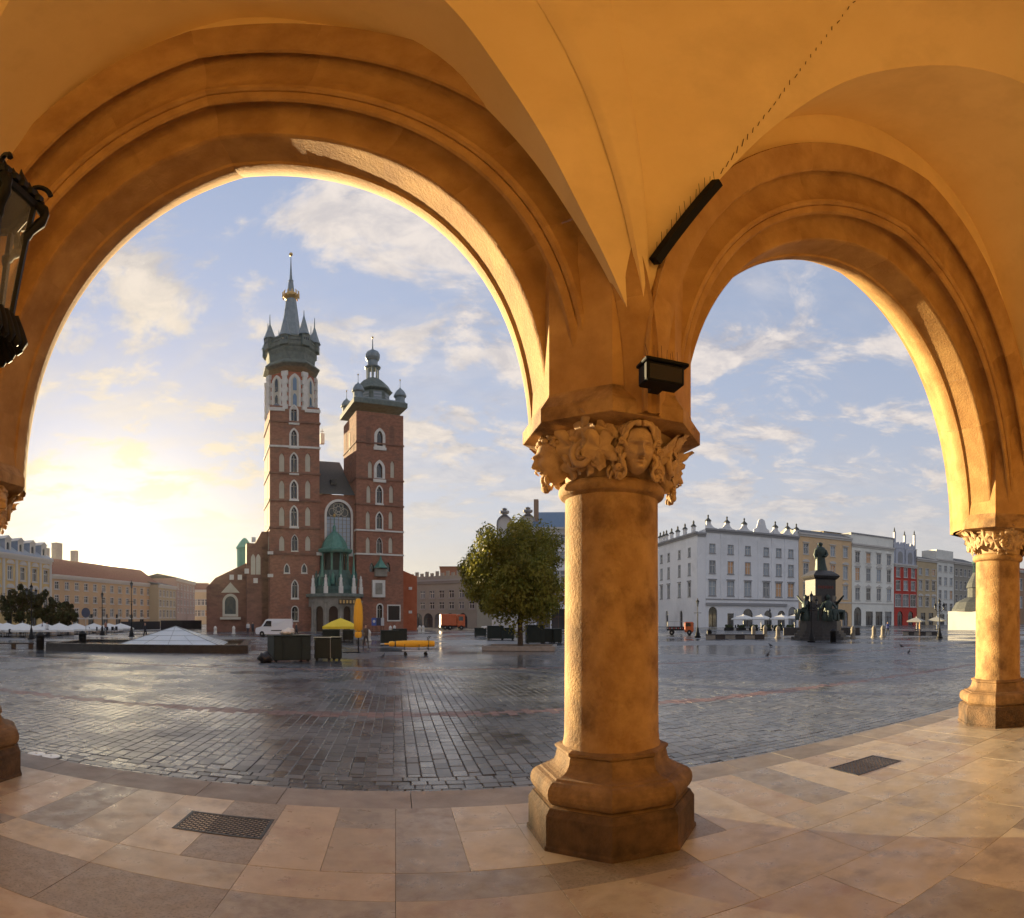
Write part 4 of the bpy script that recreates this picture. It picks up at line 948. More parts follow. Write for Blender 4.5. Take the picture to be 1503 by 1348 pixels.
# its side face, turning away to the left
SA = Vector(pol(966, 172)); SB = RC-RDIR*2.2+Vector((0, .6))
t, L_ = house('white_tenement_wing', 'shaded side wing of the white corner house, left of the lamp post', SA, SB, rz(781, 1040), MATS['white_lime'],
    [(rz(814, 1036), rz(802, 1036), 1.3, 4, None), (rz(842, 1036), rz(825, 1036), 1.3, 4, None), (rz(874, 1036), rz(854, 1036), 1.5, 4, 'flat')], None, seed=9, ground_ops=[(.25, 2.0, 4.2, 'round'), (.62, 2.0, 4.2, 'round')], trim=grey_trim, weights=(1, 3, 0, 4), cx=[.1, .3, .58, .82], depth=10)
for k, f in enumerate((.02, .12, .2, .34, .5, .68, .88)):
    zt = rz(781, 1040); p = MB().box((f*L_, .5, zt+.9), (1.1, .8, 1.7)).build('parapet_pier', MATS['white_lime'], t); MB().lathe([(.9, zt+1.75), (.25, zt+2.4), (.3, zt+2.9), (.05, zt+3.3)], 8, (f*L_, .5, 0)).build('pinnacle', slate, p)
house('white_corner_wall', 'blank chamfered corner wall of the white corner house', SB+Vector((.05, -.02)), RC-Vector((.05, .02)), rz(781, 1040)-.3, MATS['white_lime'], [], None, depth=3, cornice=.4, trim=grey_trim)
house('ochre_tenement', 'pale ochre four-storey house behind the bronze statue', onrow(1172.6), onrow(1250), rz(786, 1211), wall_mat('ochre_wall', (0.62, 0.44, 0.26)),
    [(rz(815, 1211), rz(801, 1211), 1.7, 4, 'flat'), (rz(848, 1211), rz(829, 1211), 1.8, 4, 'seg'), (rz(878, 1211), rz(859, 1211), 1.8, 4, 'tri')], roof_dark, 2.0, seed=2, ground_ops=[(.12, 2.4, 4.2, 'round'), (.38, 2.4, 4.2, 'round'), (.63, 2.4, 4.2, 'round'), (.87, 2.4, 4.2, 'round')], base=rz(884, 1211), weights=(5, 1, 1, 2))
t, L_ = house('cream_tenement', 'cream white four-storey house with hooded windows right of the statue', onrow(1250.5), onrow(1312), rz(801, 1281), wall_mat('cream_wall', (0.70, 0.70, 0.65)),
    [(rz(827, 1281), rz(813, 1281), 1.8, 4, 'flat'), (rz(853, 1281), rz(835, 1281), 1.8, 4, 'seg'), (rz(881, 1281), rz(864, 1281), 1.8, 4, 'tri')], None, seed=5, ground_ops=[(.13, 3.2, 5.4, 'round'), (.40, 3.2, 4.2, 'rect'), (.63, 3.2, 4.2, 'rect'), (.86, 3.2, 4.2, 'rect')], base=rz(886, 1281), weights=(4, 2, 1, 2))
bx(MB(), 0, L_, .4, 9, rz(801, 1281), rz(787, 1281)).build('attic', MATS['cream_wall'], t); bx(MB(), -.2, L_+.2, .2, 9, rz(787, 1281), rz(785, 1281)).build('attic_coping', grey_trim, t)
t, L_ = house('red_tenement', 'narrow red house with a white pinnacled gable', onrow(1312.5), onrow(1345.5), rz(829, 1329), wall_mat('red_wall', (0.42, 0.055, 0.04)),
    [(rz(847, 1329), rz(834, 1329), 1.7, 3, None), (rz(866, 1329), rz(853, 1329), 1.9, 3, None), (rz(890, 1329), rz(873, 1329), 2.9, 3, None)], None, seed=6, ground_ops=[(.25, 2.6, 4.4, 'round'), (.72, 2.6, 4.4, 'round')], weights=(1, 2, 0, 4))
z0, z1 = rz(829, 1329), rz(800, 1329); pale = wall_mat('pale_blue_attic', (0.42, 0.44, 0.50)); bx(MB(), 0, L_, .2, 5, z0, rz(806, 1329)).build('attic_wall', pale, t)
for k, f in enumerate((.06, .5, .94)):
    h = rz(783 if k != 1 else 786, 1329); p = MB().box((f*L_, .6, (z0+h)/2), (.7, .8, h-z0)).build('attic_pier', pale, t); MB().lathe([(.5, h), (.2, h+.6), (.25, h+.9), (.03, h+1.6)], 6, (f*L_, .6, 0)).build('pinnacle', slate, p)
    if k < 2:
        c = (f+.22)*L_; q = [(c-L_*.2, z1), (c-L_*.16, z1+1.6), (c-L_*.06, z1+2.0), (c, z1+.8), (c+L_*.06, z1+2.0), (c+L_*.16, z1+1.6), (c+L_*.2, z1)]; n = 7
        MB().add([(a, .3, b-1.2) for a, b in q]+[(a, .8, b-1.2) for a, b in q], [tuple(range(n)), tuple(range(2*n-1, n-1, -1))]+[(i, n+i, n+(i+1) % n, (i+1) % n) for i in range(n)]).build('attic_scroll', pale, t, fix=True)
        panel(outline(c-1.2, c+1.2, z0+.4, rz(810, 1329), 'round'), .17).build('blind_arch', grey_trim, t)
house('sand_tenement', 'narrow sand-coloured house between the red and the white house', onrow(1346), onrow(1375), rz(821, 1360), wall_mat('sand_wall', (0.45, 0.36, 0.23)),
    [(rz(844, 1360), rz(835, 1360), 1.6, 3, None), (rz(866, 1360), rz(853, 1360), 1.7, 3, 'flat'), (rz(890, 1360), rz(877, 1360), 1.8, 3, 'seg')], roof_dark, 1.5, seed=7, ground_ops=[(.3, 2.6, 4, 'rect'), (.7, 2.6, 4, 'rect')])
t, L_ = house('white_narrow_tenement', 'narrow pale house fourth from the right column', onrow(1375.5), onrow(1400), rz(822, 1388), wall_mat('pale_wall', (0.62, 0.62, 0.58)),
    [(rz(839, 1388), rz(831, 1388), 1.5, 3, None), (rz(859, 1388), rz(848, 1388), 1.5, 3, None), (rz(879, 1388), rz(867, 1388), 1.5, 3, None), (rz(897, 1388), rz(886, 1388), 1.6, 3, None)], None, seed=8, ground_ops=[(.3, 2.6, 3.6, 'rect'), (.7, 2.6, 3.6, 'rect')])
bx(MB(), 0, L_, .3, 8, rz(822, 1388), rz(808, 1388)).build('attic', MATS['pale_wall'], t)
house('grey_tenement', 'grey-brown house at the end of the row, left of the right column', onrow(1400.5), onrow(1432), rz(826, 1416), wall_mat('grey_wall', (0.30, 0.28, 0.24)),
    [(rz(846, 1416), rz(836, 1416), 1.4, 5, None), (rz(866, 1416), rz(854, 1416), 1.4, 5, None), (rz(886, 1416), rz(874, 1416), 1.4, 5, None)], roof_dark, 2.0, seed=10, weights=(1, 3, 0, 3))
house('brown_tenement', 'brown house seen through the gap right of the right column', onrow(1470), onrow(1540), rz(838, 1500), wall_mat('brown_wall', (0.30, 0.20, 0.13)),
    [(rz(866, 1500), rz(850, 1500), 2.0, 4, None), (rz(892, 1500), rz(876, 1500), 2.0, 4, None)], roof_red, 2.0, seed=14)
bg = [(1235, 1262, 781, 'sunlit cream end wall rising behind the ochre house'), (1342, 1373, 806, 'sunlit tan firewall rising behind the red house')]
for a, b, y, lb in bg:
    A, B = onrow(a)+Vector((2, 10)), onrow(b)+Vector((2, 10)); house('rear_house', lb, A, B, rz(y, (a+b)/2)+1, wall_mat('rear_cream', (0.52, 0.42, 0.26)), [], roof_dark, 1.0, cornice=0)
# ---- houses beyond the tree and behind the church
A, B = pol(600, 150), pol(700, 140)
house('battlemented_house', 'grey arcaded house with a toothed parapet right of the church', A, B, zat(851, 145), wall_mat('grey_attic_wall', (0.24, 0.23, 0.21)), [(zat(877, 145), zat(867, 145), 1.4, 7, None), (zat(893, 145), zat(884, 145), 1.4, 7, None)], None, seed=21, ground_ops=[(.14, 2.8, 3.4, 'round'), (.30, 2.8, 3.4, 'round'), (.46, 2.8, 3.4, 'round'), (.62, 2.8, 3.4, 'round'), (.8, 2.8, 3.4, 'round')], weights=(0, 4, 0, 3), trim=grey_trim)
t = [o for o in C.objects if o.name == 'battlemented_house'][0]; L_ = (Vector(B)-Vector(A)).length; zt = zat(851, 145)
bx(MB(), 0, L_, .3, .8, zt, zat(845, 145)).build('attic_wall', MATS['grey_attic_wall'], t)
for k in range(13): bx(MB(), (k+.2)/13*L_, (k+.75)/13*L_, .3, .8, zat(845, 145), zat(840.5, 145)+(.4 if k % 2 else 0)).build('merlon', MATS['grey_attic_wall'], t)
house('brown_rear_house', 'brown brick end wall rising behind the toothed parapet', pol(646, 165), pol(676, 165), zat(832, 165), wall_mat('brown_end_wall', (0.22, 0.11, 0.08)), [], roof_red, .6, cornice=0)
t, L_ = house('blue_roofed_house', 'tall white house with a blue-grey roof behind the tree', pol(783, 118), pol(905, 118), zat(775, 118), wall_mat('white_wall_behind_tree', (0.68, 0.69, 0.72)), [(zat(797, 118), zat(785, 118), 2.2, 6, None), (zat(824, 118), zat(810, 118), 2.2, 6, None), (zat(855, 118), zat(838, 118), 2.2, 6, None), (zat(884, 118), zat(868, 118), 2.2, 6, None)], roof_blue, 4.2, seed=23, ground_ops=[(.12, 3, 4, 'rect'), (.3, 3, 4, 'rect'), (.5, 3, 4, 'rect')], trim=white_trim, cx=[.05, .25, .385, .6, .76, .92])
MB().box((.4, 3, zat(748, 118)), (1.0, 1.6, 5)).build('chimney', M('brown_chimney', (0.30, 0.2, 0.14), rough=.9), t)
t, L_ = house('gabled_house', 'house with two round ornamental gables peeping over the tree', pol(722, 122), pol(782, 120), zat(790, 121), wall_mat('grey_gable_wall', (0.55, 0.53, 0.50)), [(zat(830, 121), zat(815, 121), 1.8, 4, None), (zat(870, 121), zat(855, 121), 1.8, 4, None)], None, seed=24, trim=grey_trim)
for f in (.30, .87):
    z = zat(790, 121); P = outline(f*L_-1.5, f*L_+1.5, z, zat(757, 121), 'round'); o = band(P, .3, .2, .9).build('gable', grey_trim, t); panel(P, .5).build('gable_field', MATS['grey_gable_wall'], o)
    MB().lathe([(.9, zat(756, 121)), (.5, zat(754, 121)), (1.1, zat(752, 121)), (1.1, zat(749, 121)), (.4, zat(748, 121)), (.7, zat(746, 121)), (.1, zat(744, 121))], 8, (f*L_, .5, 0)).build('finial', grey_trim, o)
house('added_shade_house', 'added house block, hidden behind the tree, that shades the white side wing', (50, 172), (52, 214), 29.0, wall_mat('added_shade_wall', (0.4, 0.36, 0.3)), [], roof_dark, 2.0, depth=8, cornice=0)  # unseen block added to keep the low sun off the white side wing
# ---- left side of the square
A, B = Vector(pol(-60, 97)), Vector(pol(75, 120)); 
t, L_ = house('yellow_palace', 'yellow palace with white pilasters and dormers at the far left', A, B, zat(817, 113), wall_mat('yellow_wall', (0.56, 0.40, 0.18)), [(zat(852, 113), zat(834, 113), 1.5, 7, 'seg'), (zat(888, 113), zat(868, 113), 1.7, 7, 'seg')], None, seed=31, ground_ops=[((k+.5)/7, 2.0, 4.2, 'round') for k in range(7)], weights=(0, 4, 0, 2), base=zat(897, 113), group='houses on the left side of the square')
zt = zat(817, 113)
MB().add([(-.3, -.6, zt+.1), (L_+.3, -.6, zt+.1), (L_-.5, 5, zt+3.4), (0, 5, zt+3.4), (-.3, 13, zt), (L_+.3, 13, zt)], [(0, 1, 2, 3), (3, 2, 5, 4)]).build('mansard_roof', M('mansard_lead', (0.22, 0.27, 0.34), (0.28, 0.33, 0.40), 1, .5), t)
for k in range(7):
    x = (k+.5)/7*L_; d = wall_open(x-1.0, x+1.0, zt+.3, zt+2.7, [(x-.5, x+.5, zt+.6, zt+2.2, 'round')], .3, .5).build('dormer', white_trim, t); panel(outline(x-.5, x+.5, zt+.6, zt+2.2, 'round'), .75).build('pane', PANES[1], d)
    MB().add([(x-1.25, .3, zt+2.7), (x+1.25, .3, zt+2.7), (x, .3, zt+3.4), (x-1.25, 4, zt+2.7), (x+1.25, 4, zt+2.7), (x, 4, zt+3.4)], [(0, 1, 2), (0, 2, 5, 3), (1, 4, 5, 2)]).build('dormer_roof', white_trim, d)
    for s in (-1, 1): MB().add([(x+s, .5, zt+.3), (x+s, 4, zt+.3), (x+s, 4, zt+2.7), (x+s, .5, zt+2.7)], [(0, 1, 2, 3)]).build('dormer_cheek', MATS['mansard_lead'], d)
for k in range(8): bx(MB(), k/7*L_-.35-(.35 if k == 7 else -.35 if k == 0 else 0), k/7*L_+.35-(.35 if k == 7 else -.35 if k == 0 else 0), -.18, .02, zat(897, 113), zt-.9).build('pilaster', white_trim, t)
A, B = Vector(pol(75.5, 136)), Vector(pol(232, 178)); rm = lambda px: 1
LR = lambda py: zat(py, 152)
house('long_beige_house', 'long beige house under the low sun at the left', A, B, LR(850), wall_mat('beige_wall', (0.50, 0.345, 0.21)), [(LR(868), LR(859), 1.5, 13, None), (LR(885), LR(877), 1.5, 13, None), (LR(905), LR(894), 1.6, 13, None)], roof_red, 4.5, seed=33, ground_ops=[((k+.5)/8, 2.6, 3.2, 'rect') for k in range(8)], weights=(0, 4, 0, 3), base=LR(908), group='houses on the left side of the square')
house('cream_corner_house', 'cream corner house at the end of the long beige house', pol(232.5, 172), pol(258, 186), zat(860, 180), wall_mat('cream_corner_wall', (0.44, 0.36, 0.24)), [(zat(876, 180), zat(868, 180), 1.4, 5, None), (zat(890, 180), zat(882, 180), 1.4, 5, None), (zat(906, 180), zat(896, 180), 1.4, 5, None)], roof_dark, 1.5, seed=34, weights=(0, 3, 0, 3), group='houses on the left side of the square')
house('pink_tenement', 'hazy pinkish house in the side street left of the church', pol(259, 190), pol(286, 215), zat(852, 202), wall_mat('pinkish_wall', (0.38, 0.28, 0.24)), [(zat(866+k*11, 202), zat(860+k*11, 202), 1.2, 6, None) for k in range(4)], roof_dark, 1.5, seed=35, weights=(0, 3, 0, 3), group='houses on the left side of the square')
house('street_end_house', 'small pale house closing the side street left of the church', pol(284, 240), pol(306, 240), zat(866, 240), wall_mat('street_end_wall', (0.48, 0.40, 0.28)), [(zat(888, 240), zat(880, 240), 1.4, 4, None), (zat(904, 240), zat(896, 240), 1.4, 4, None)], roof_red, 3, seed=36, group='houses on the left side of the square')
t, L_ = house('rear_grey_house', 'grey house with chimneys rising behind the yellow palace', pol(70, 160), pol(128, 175), zat(832, 168), wall_mat('rear_grey_wall', (0.40, 0.37, 0.33)), [], roof_dark, 1.5, cornice=0, seed=37, group='houses on the left side of the square')
for f, y in ((.12, 818), (.40, 808), (.85, 815)): MB().box((f*L_, 3, zat(y, 168)-5), (3.0 if f == .4 else 1.8, 2, 14)).build('chimney', MATS['rear_grey_wall'], t)
# little domed church at the right edge
t = thing('domed_chapel', 'small white church with a dark domed roof left of the right column', 'chapel', (*pol(1438, 118), -.07))
MB().prism([(-5.2, -4), (5, -4), (5, 5), (-5.2, 5)], 0, zat(897, 114)).build('wall', wall_mat('chapel_white', (0.40, 0.40, 0.40)), t)
zb = zat(897, 114)
MB().lathe([(5.6, zb), (5.5, zb+.4), (4.6, zb+1.7), (3.0, zb+2.4), (2.1, zb+2.7), (2.1, zb+4.4), (2.4, zb+4.5), (2.1, zb+5.4), (1.3, zb+6.6), (.9, zb+7.4)], 12, (-.3, .5, 0)).build('dome', slate, t)
m = MB()
for k in range(8):
    a = PI/4*k; m.tube([(-.3+.8*math.cos(a), .5+.8*math.sin(a), zb+7.3), (-.3+.8*math.cos(a), .5+.8*math.sin(a), zb+9.2)], .12, 5)
m.lathe([(1.0, zb+9.1), (1.2, zb+9.3), (.9, zb+9.9), (.3, zb+10.4), (.05, zb+11.2)], 10, (-.3, .5, 0)); m.build('lantern', patina_d, t)
MB().lathe([(.5, 0), (.5, .05)], 16).xf(Matrix.Translation((-2.2, -4.02, zat(906, 114))) @ Matrix.Rotation(PI/2, 4, 'X')).build('round_window', PANES[1], t)

# ================================================================== TREES
def leaf_mat(name, c1, c2):
    m = M(name, c1, c2, 0.9, 0.6, spec=0.25, rnd=0.45, attr='rnd'); N = m.node_tree.nodes; L = m.node_tree.links; b = N['Principled BSDF']
    if 'Translucent BSDF' not in N:
        t = N.new('ShaderNodeBsdfTranslucent'); mx = N.new('ShaderNodeMixShader'); mx.inputs[0].default_value = .35
        L.new(b.inputs['Base Color'].links[0].from_socket, t.inputs[0]); L.new(b.outputs[0], mx.inputs[1]); L.new(t.outputs[0], mx.inputs[2]); L.new(mx.outputs[0], N['Material Output'].inputs[0])
    return m
def tree(name, label, base, crown_c, crown_r, n_clump, n_leaf, leaf, c1, c2, trunk_r, seed, group=None, top=None):
    rg = random.Random(seed); t = thing(name, label, 'tree', (*base, -.07), rg.uniform(0, 6), group)
    cz, (rx, rz_) = crown_c, crown_r
    m = MB(); m.tube([(0, 0, -.05), (.02, .03, cz*.35), (-.03, .02, cz*.75), (.03, -.02, cz+rz_*.3)], [trunk_r*1.25, trunk_r, trunk_r*.75, trunk_r*.25], 9); m.build('trunk', M('bark', (0.05, 0.038, 0.028), (0.09, 0.07, 0.05), 6, 0.9, 0.6, 12), t, 60)
    cl = []; lobes = [Vector((rg.gauss(0, 1), rg.gauss(0, 1), rg.gauss(0, .8))).normalized()*rg.uniform(.5, .90) for _ in range(17)]
    for k in range(n_clump):
        while True:
            p = Vector((rg.uniform(-1, 1), rg.uniform(-1, 1), rg.uniform(-1, 1)))
            p = rg.choice(lobes)+p*.36 if rg.random() < .75 else p*.75
            if p.length < 1.12: break
        wd = 1-.35*max(0, p.z)**1.5-.30*max(0, -p.z)
        cl.append((Vector((p.x*rx*wd, p.y*rx*wd, cz+p.z*rz_)), rg.uniform(.13, .26)*rx))
    m = MB()
    for c, r in cl[:16]:
        a = Vector((0, 0, cz*.55+rg.uniform(0, rz_*.4))); m.tube([a, a.lerp(c, .5)+Vector((0, 0, -.2)), c], [trunk_r*.4, trunk_r*.22, .03], 5)
    m.build('branches', MATS['bark'], t)
    V = []; F = []; A = []
    for c, r in cl:
        sh_ = rg.uniform(0, 1)
        for k in range(n_leaf):
            d = Vector((rg.gauss(0, 1), rg.gauss(0, 1), rg.gauss(0, .85))).normalized()*r*rg.uniform(.35, 1.0)**.6
            p = c+d; nrm = (d.normalized()+Vector((rg.uniform(-.7, .7), rg.uniform(-.7, .7), rg.uniform(-.3, .9)))).normalized()
            u = nrm.cross(Vector((rg.uniform(-1, 1), rg.uniform(-1, 1), rg.uniform(-1, 1))))
            if u.length < 1e-3: continue
            u.normalize(); v = nrm.cross(u); s = leaf*rg.uniform(.6, 1.25); o = len(V)
            V += [p-u*s*.5, p+v*s*.30-u*s*.05+nrm*s*.08, p+u*s*.55, p-v*s*.30-u*s*.05+nrm*s*.08]; F.append((o, o+1, o+2, o+3)); A.append(min(1, max(0, sh_*.6+rg.uniform(0, .4))))
    me = bpy.data.meshes.new('crown'); me.from_pydata([tuple(p) for p in V], [], F); me.update(); me.materials.append(leaf_mat(name+'_leaves', c1, c2))
    at = me.attributes.new('rnd', 'FLOAT', 'FACE'); at.data.foreach_set('value', A); put('crown', me, t, kind='stuff')
    return t
TB = G(764, 953)
tree('square_tree', 'round-crowned green tree growing from a stone bed left of the middle column', TB, zat(838, 43)+.1, (4.75, 3.85), 230, 210, .24, (0.10, 0.125, 0.016), (0.28, 0.235, 0.035), .19, 3)
pl = thing('tree_bed', 'low sandstone-edged planting bed around the tree trunk', 'planter', (*TB, -.07), R_(-20))
for x, y, w, d in ((0, -1.45, 5.6, .3), (0, 1.45, 5.6, .3), (-2.65, 0, .3, 2.6), (2.65, 0, .3, 2.6)): MB().bevbox((x, y, .17), (w, d, .34), .03).build('edging_stone', kerb_m, pl)
MB().box((0, 0, .10), (5.0, 2.6, .2)).build('soil', M('soil', (0.06, 0.045, 0.03), (0.10, 0.08, 0.05), 8, .95, .5, 20), pl)
for i, (px, r, h, rx, lb) in enumerate(((30, 84, 6.2, 3.6, 'dark leafy tree before the yellow palace'), (72, 86, 5.6, 3.2, 'dark leafy tree right of the yellow palace'), (100, 92, 4.2, 2.2, 'small dark tree with a reddish edge by the white parasols'))):
    tree('cafe_tree', lb, pol(px, r), h*.62, (rx, h*.42), 40, 120, .42, (0.025, 0.04, 0.010), (0.07, 0.055, 0.018), .16, 40+i, 'trees on the left side of the square')

# ================================================================== PARASOLS, PEOPLE, VEHICLES
canvas_w = M('white_canvas', (0.62, 0.62, 0.60), (0.68, 0.68, 0.66), 1, 0.85); canvas_y = M('yellow_canvas', (0.70, 0.50, 0.03), (0.76, 0.56, 0.05), 1.5, 0.8); canvas_o = M('orange_yellow_canvas', (0.80, 0.36, 0.015), (0.86, 0.43, 0.03), 2.5, 0.75, 0.3, 6, stretch=(4, 4, .6))
dgreen = M('dark_green_paint', (0.006, 0.012, 0.010), (0.011, 0.019, 0.016), 2, 0.6, 0.1, 20); black_p = M('black_plastic', (0.014, 0.014, 0.015), rough=.5); steel = M('galvanised_steel', (0.35, 0.35, 0.34), rough=.4, metal=.7); rubber = M('tyre_rubber', (0.012, 0.012, 0.012), rough=.85)
def parasol(loc, w, h, mat, label, group, sides=4, rz=0.3, drop=.22):
    t = thing('parasol', label, 'parasol', (*loc, -.07), rz, group)
    MB().lathe([(.03, 0), (.03, h+.08)], 8).build('pole', steel, t); MB().bevbox((0, 0, .06), (.7, .7, .12), .02).build('base', black_p, t)
    r = w/2*(math.sqrt(2) if sides == 4 else 1); ph = PI/4 if sides == 4 else 0
    MB().lathe([(r*.995, h-w*.2-drop), (r, h-w*.2), (r*.52, h-w*.085), (.06, h), (.05, h-.06), (r*.5, h-w*.085-.05), (r*.985, h-w*.2-.04), (r*.98, h-w*.2-drop)], sides, ph=ph).build('canopy', mat, t)
    MB().lathe([(.05, h-.05), (.05, h+.1), (.01, h+.2)], 8).build('finial', steel, t)
    return t
for i, (px, r, w) in enumerate(((-2, 74, 3.6), (10, 73, 3.9), (33, 72, 4.1), (64, 76, 4.2), (87, 78, 4.3), (112, 84, 4.0), (138, 92, 4.0), (160, 96, 3.9), (177, 98, 3.6))):
    parasol(pol(px, r), w, zat(918, r)+.35, canvas_w, ['leftmost white parasol cut by the edge of the photo', 'white parasol second from the left edge', 'white parasol third from the left edge', 'white parasol in front of the left dark tree trunk', 'white parasol in front of the second dark tree', 'white parasol beside the small reddish tree', 'white parasol left of the low sun glow', 'white parasol under the low sun, middle of the beige house', 'last white parasol to the right before the beige house'][i], 'white cafe parasols on the left', rz=.2+i*.1)
for i, px in enumerate((1091, 1117, 1147, 1166)):
    parasol(pol(px, 118), 3.9 if i < 3 else 3.2, zat(902, 118), canvas_w, ['leftmost white parasol before the white corner house', 'second white parasol before the white corner house', 'third white parasol before the white corner house', 'rightmost white parasol, half behind the monument'][i], 'white cafe parasols on the right', rz=.4)
for i, (px, y) in enumerate(((1345, 906), (1375, 905))): parasol(pol(px, 120), 3.4, zat(y, 120), M('grey_canvas', (0.3, 0.3, 0.28), rough=.8), ['greyish parasol before the red house', 'greyish parasol before the narrow pale house'][i], 'grey parasols on the right', rz=.3)
def cafe_set(loc, i, where):
    t = thing('cafe_table', 'small dark cafe table '+where, 'table', (*loc, -.07), i*.7, 'cafe tables')
    MB().lathe([(.25, 0), (.04, .05), (.04, .7), (.4, .72), (.4, .76)], 10).build('table_top', black_p, t)
    for s in (-1, 1):
        c = thing('cafe_chair', ('dark chair left of the cafe table ' if s < 0 else 'dark chair right of the cafe table ')+where, 'chair', (loc[0]+s*.8*math.cos(i*.7), loc[1]+s*.8*math.sin(i*.7), -.07), i*.7, 'cafe chairs')
        MB().box((0, 0, .45), (.45, .45, .05)).build('seat', black_p, c); MB().box((s*.21, 0, .72), (.04, .45, .5)).build('backrest', black_p, c)
        for a in (-.2, .2):
            for b in (-.2, .2): MB().box((a, b, .22), (.04, .04, .44)).build('leg', black_p, c)
CW = ['by the leftmost white parasol', 'by the second white parasol from the left', 'by the third white parasol from the left', 'before the left dark tree', 'before the second dark tree', 'by the small reddish tree', 'left below the sun glow', 'by the beige house corner']
for i, px in enumerate((6, 24, 44, 72, 96, 122, 150, 168)): cafe_set(pol(px, 71+i*3), i, CW[i])
CW = ['under the first parasol before the white house', 'under the second parasol before the white house', 'under the third parasol before the white house', 'next to the monument, before the white house']
for i, px in enumerate((1085, 1105, 1130, 1150)): cafe_set(pol(px, 116), i, CW[i])
def person_mat(i, shirt, trousers, hair=(0.03, 0.02, 0.015)):
    m = bpy.data.materials.new('clothed_figure_%d' % i); m.use_nodes = True; N = m.node_tree.nodes; L = m.node_tree.links; b = N['Principled BSDF']; b.inputs['Roughness'].default_value = .85
    tc = N.new('ShaderNodeTexCoord'); sp = N.new('ShaderNodeSeparateXYZ'); L.new(tc.outputs['Object'], sp.inputs[0]); dv = N.new('ShaderNodeMath'); dv.operation = 'DIVIDE'; dv.inputs[1].default_value = 2.0; L.new(sp.outputs[2], dv.inputs[0])
    cr = N.new('ShaderNodeValToRGB'); cr.color_ramp.interpolation = 'CONSTANT'; e = cr.color_ramp.elements; e[0].position = 0; e[0].color = (.02, .02, .02, 1); e[1].position = .04; e[1].color = (*trousers, 1)
    for p, c in ((.46, shirt), (.735, (0.42, 0.25, 0.17)), (.845, hair)): q = e.new(p); q.color = (*c, 1)
    L.new(dv.outputs[0], cr.inputs[0]); L.new(cr.outputs[0], b.inputs['Base Color']); return m
def person_mesh(stride, arm, nm):
    J = {'pelvis': (0, 0, .95, .15), 'waist': (0, 0, 1.1, .135), 'chest': (0, -.01, 1.32, .165), 'neck': (0, 0, 1.48, .06), 'head0': (0, -.015, 1.57, .085), 'head1': (0, -.01, 1.70, .095), 'head2': (0, 0, 1.76, .06)}
    for s, k in ((-1, 'l'), (1, 'r')):
        f = stride*s; J.update({'hip'+k: (s*.10, 0, .90, .105), 'knee'+k: (s*.11, -f*.55-.03, .50, .07), 'ank'+k: (s*.11, -f*.9+(.06 if f < 0 else 0), .09, .048), 'toe'+k: (s*.12, -f*.9-.17, .035, .04), 'sh'+k: (s*.19, 0, 1.40, .075), 'elb'+k: (s*.25, f*arm*.5+.03, 1.12, .048), 'wr'+k: (s*.25, f*arm-.05, .90, .036), 'hand'+k: (s*.245, f*arm-.08, .80, .035)})
    E = [('pelvis', 'waist'), ('waist', 'chest'), ('chest', 'neck'), ('neck', 'head0'), ('head0', 'head1'), ('head1', 'head2')]
    for k in 'lr': E += [('pelvis', 'hip'+k), ('hip'+k, 'knee'+k), ('knee'+k, 'ank'+k), ('ank'+k, 'toe'+k), ('chest', 'sh'+k), ('sh'+k, 'elb'+k), ('elb'+k, 'wr'+k), ('wr'+k, 'hand'+k)]
    ks = list(J); me = bpy.data.meshes.new(nm); me.from_pydata([J[k][:3] for k in ks], [(ks.index(a), ks.index(b)) for a, b in E], []); me.update()
    o = bpy.data.objects.new('tmp', me); C.objects.link(o); md = o.modifiers.new('skin', 'SKIN'); o.modifiers.new('sub', 'SUBSURF').levels = 1
    for i, k in enumerate(ks):
        v = me.skin_vertices[0].data[i]; v.radius = (J[k][3], J[k][3]*(.8 if k in ('chest', 'waist', 'pelvis') else 1)); v.use_root = (k == 'pelvis')
    dg = bpy.context.evaluated_depsgraph_get(); em = bpy.data.meshes.new_from_object(o.evaluated_get(dg)); bpy.data.objects.remove(o)
    em.name = nm; em.polygons.foreach_set('use_smooth', [True]*len(em.polygons)); em.materials.clear(); em.materials.append(None); return em
PM = [person_mesh(.28, .8, 'walker'), person_mesh(.04, .3, 'stander')]
PEOPLE = [(213, 62, 0, 1.2, (0.02, 0.02, 0.025), (0.015, 0.015, 0.02), 'person in black walking left of the glass pyramid'), (69, 74, 1, .3, (0.6, 0.6, 0.6), (0.03, 0.03, 0.04), 'person in a white shirt standing among the left parasols'), (62, 75, 1, 2.2, (0.15, 0.16, 0.2), (0.05, 0.05, 0.06), 'person in grey standing left of the white-shirted one'),
 (155, 90, 0, .8, (0.3, 0.15, 0.1), (0.05, 0.05, 0.07), 'person in a brown top walking before the beige house'), (371, 78, 1, 1.0, (0.05, 0.05, 0.06), (0.03, 0.03, 0.03), 'person in dark clothes standing left of the white van'), (364, 80, 1, 0, (0.5, 0.5, 0.5), (0.03, 0.03, 0.04), 'person in a pale top beside the white van nose'),
 (435, 66, 0, 1.5, (0.04, 0.04, 0.05), (0.03, 0.03, 0.03), 'person in dark clothes walking behind the green containers'), (537, 44, 0, .5, (0.10, 0.07, 0.05), (0.05, 0.045, 0.04), 'person in brown walking right of the yellow folded parasol'), (1350, 75, 1, .6, (0.5, 0.3, 0.12), (0.10, 0.06, 0.04), 'person in a tan coat by the dark bench before the red house'), (1303, 78, 0, 2.6, (0.08, 0.10, 0.25), (0.04, 0.04, 0.05), 'person in blue by the stone bollards right of the monument')]
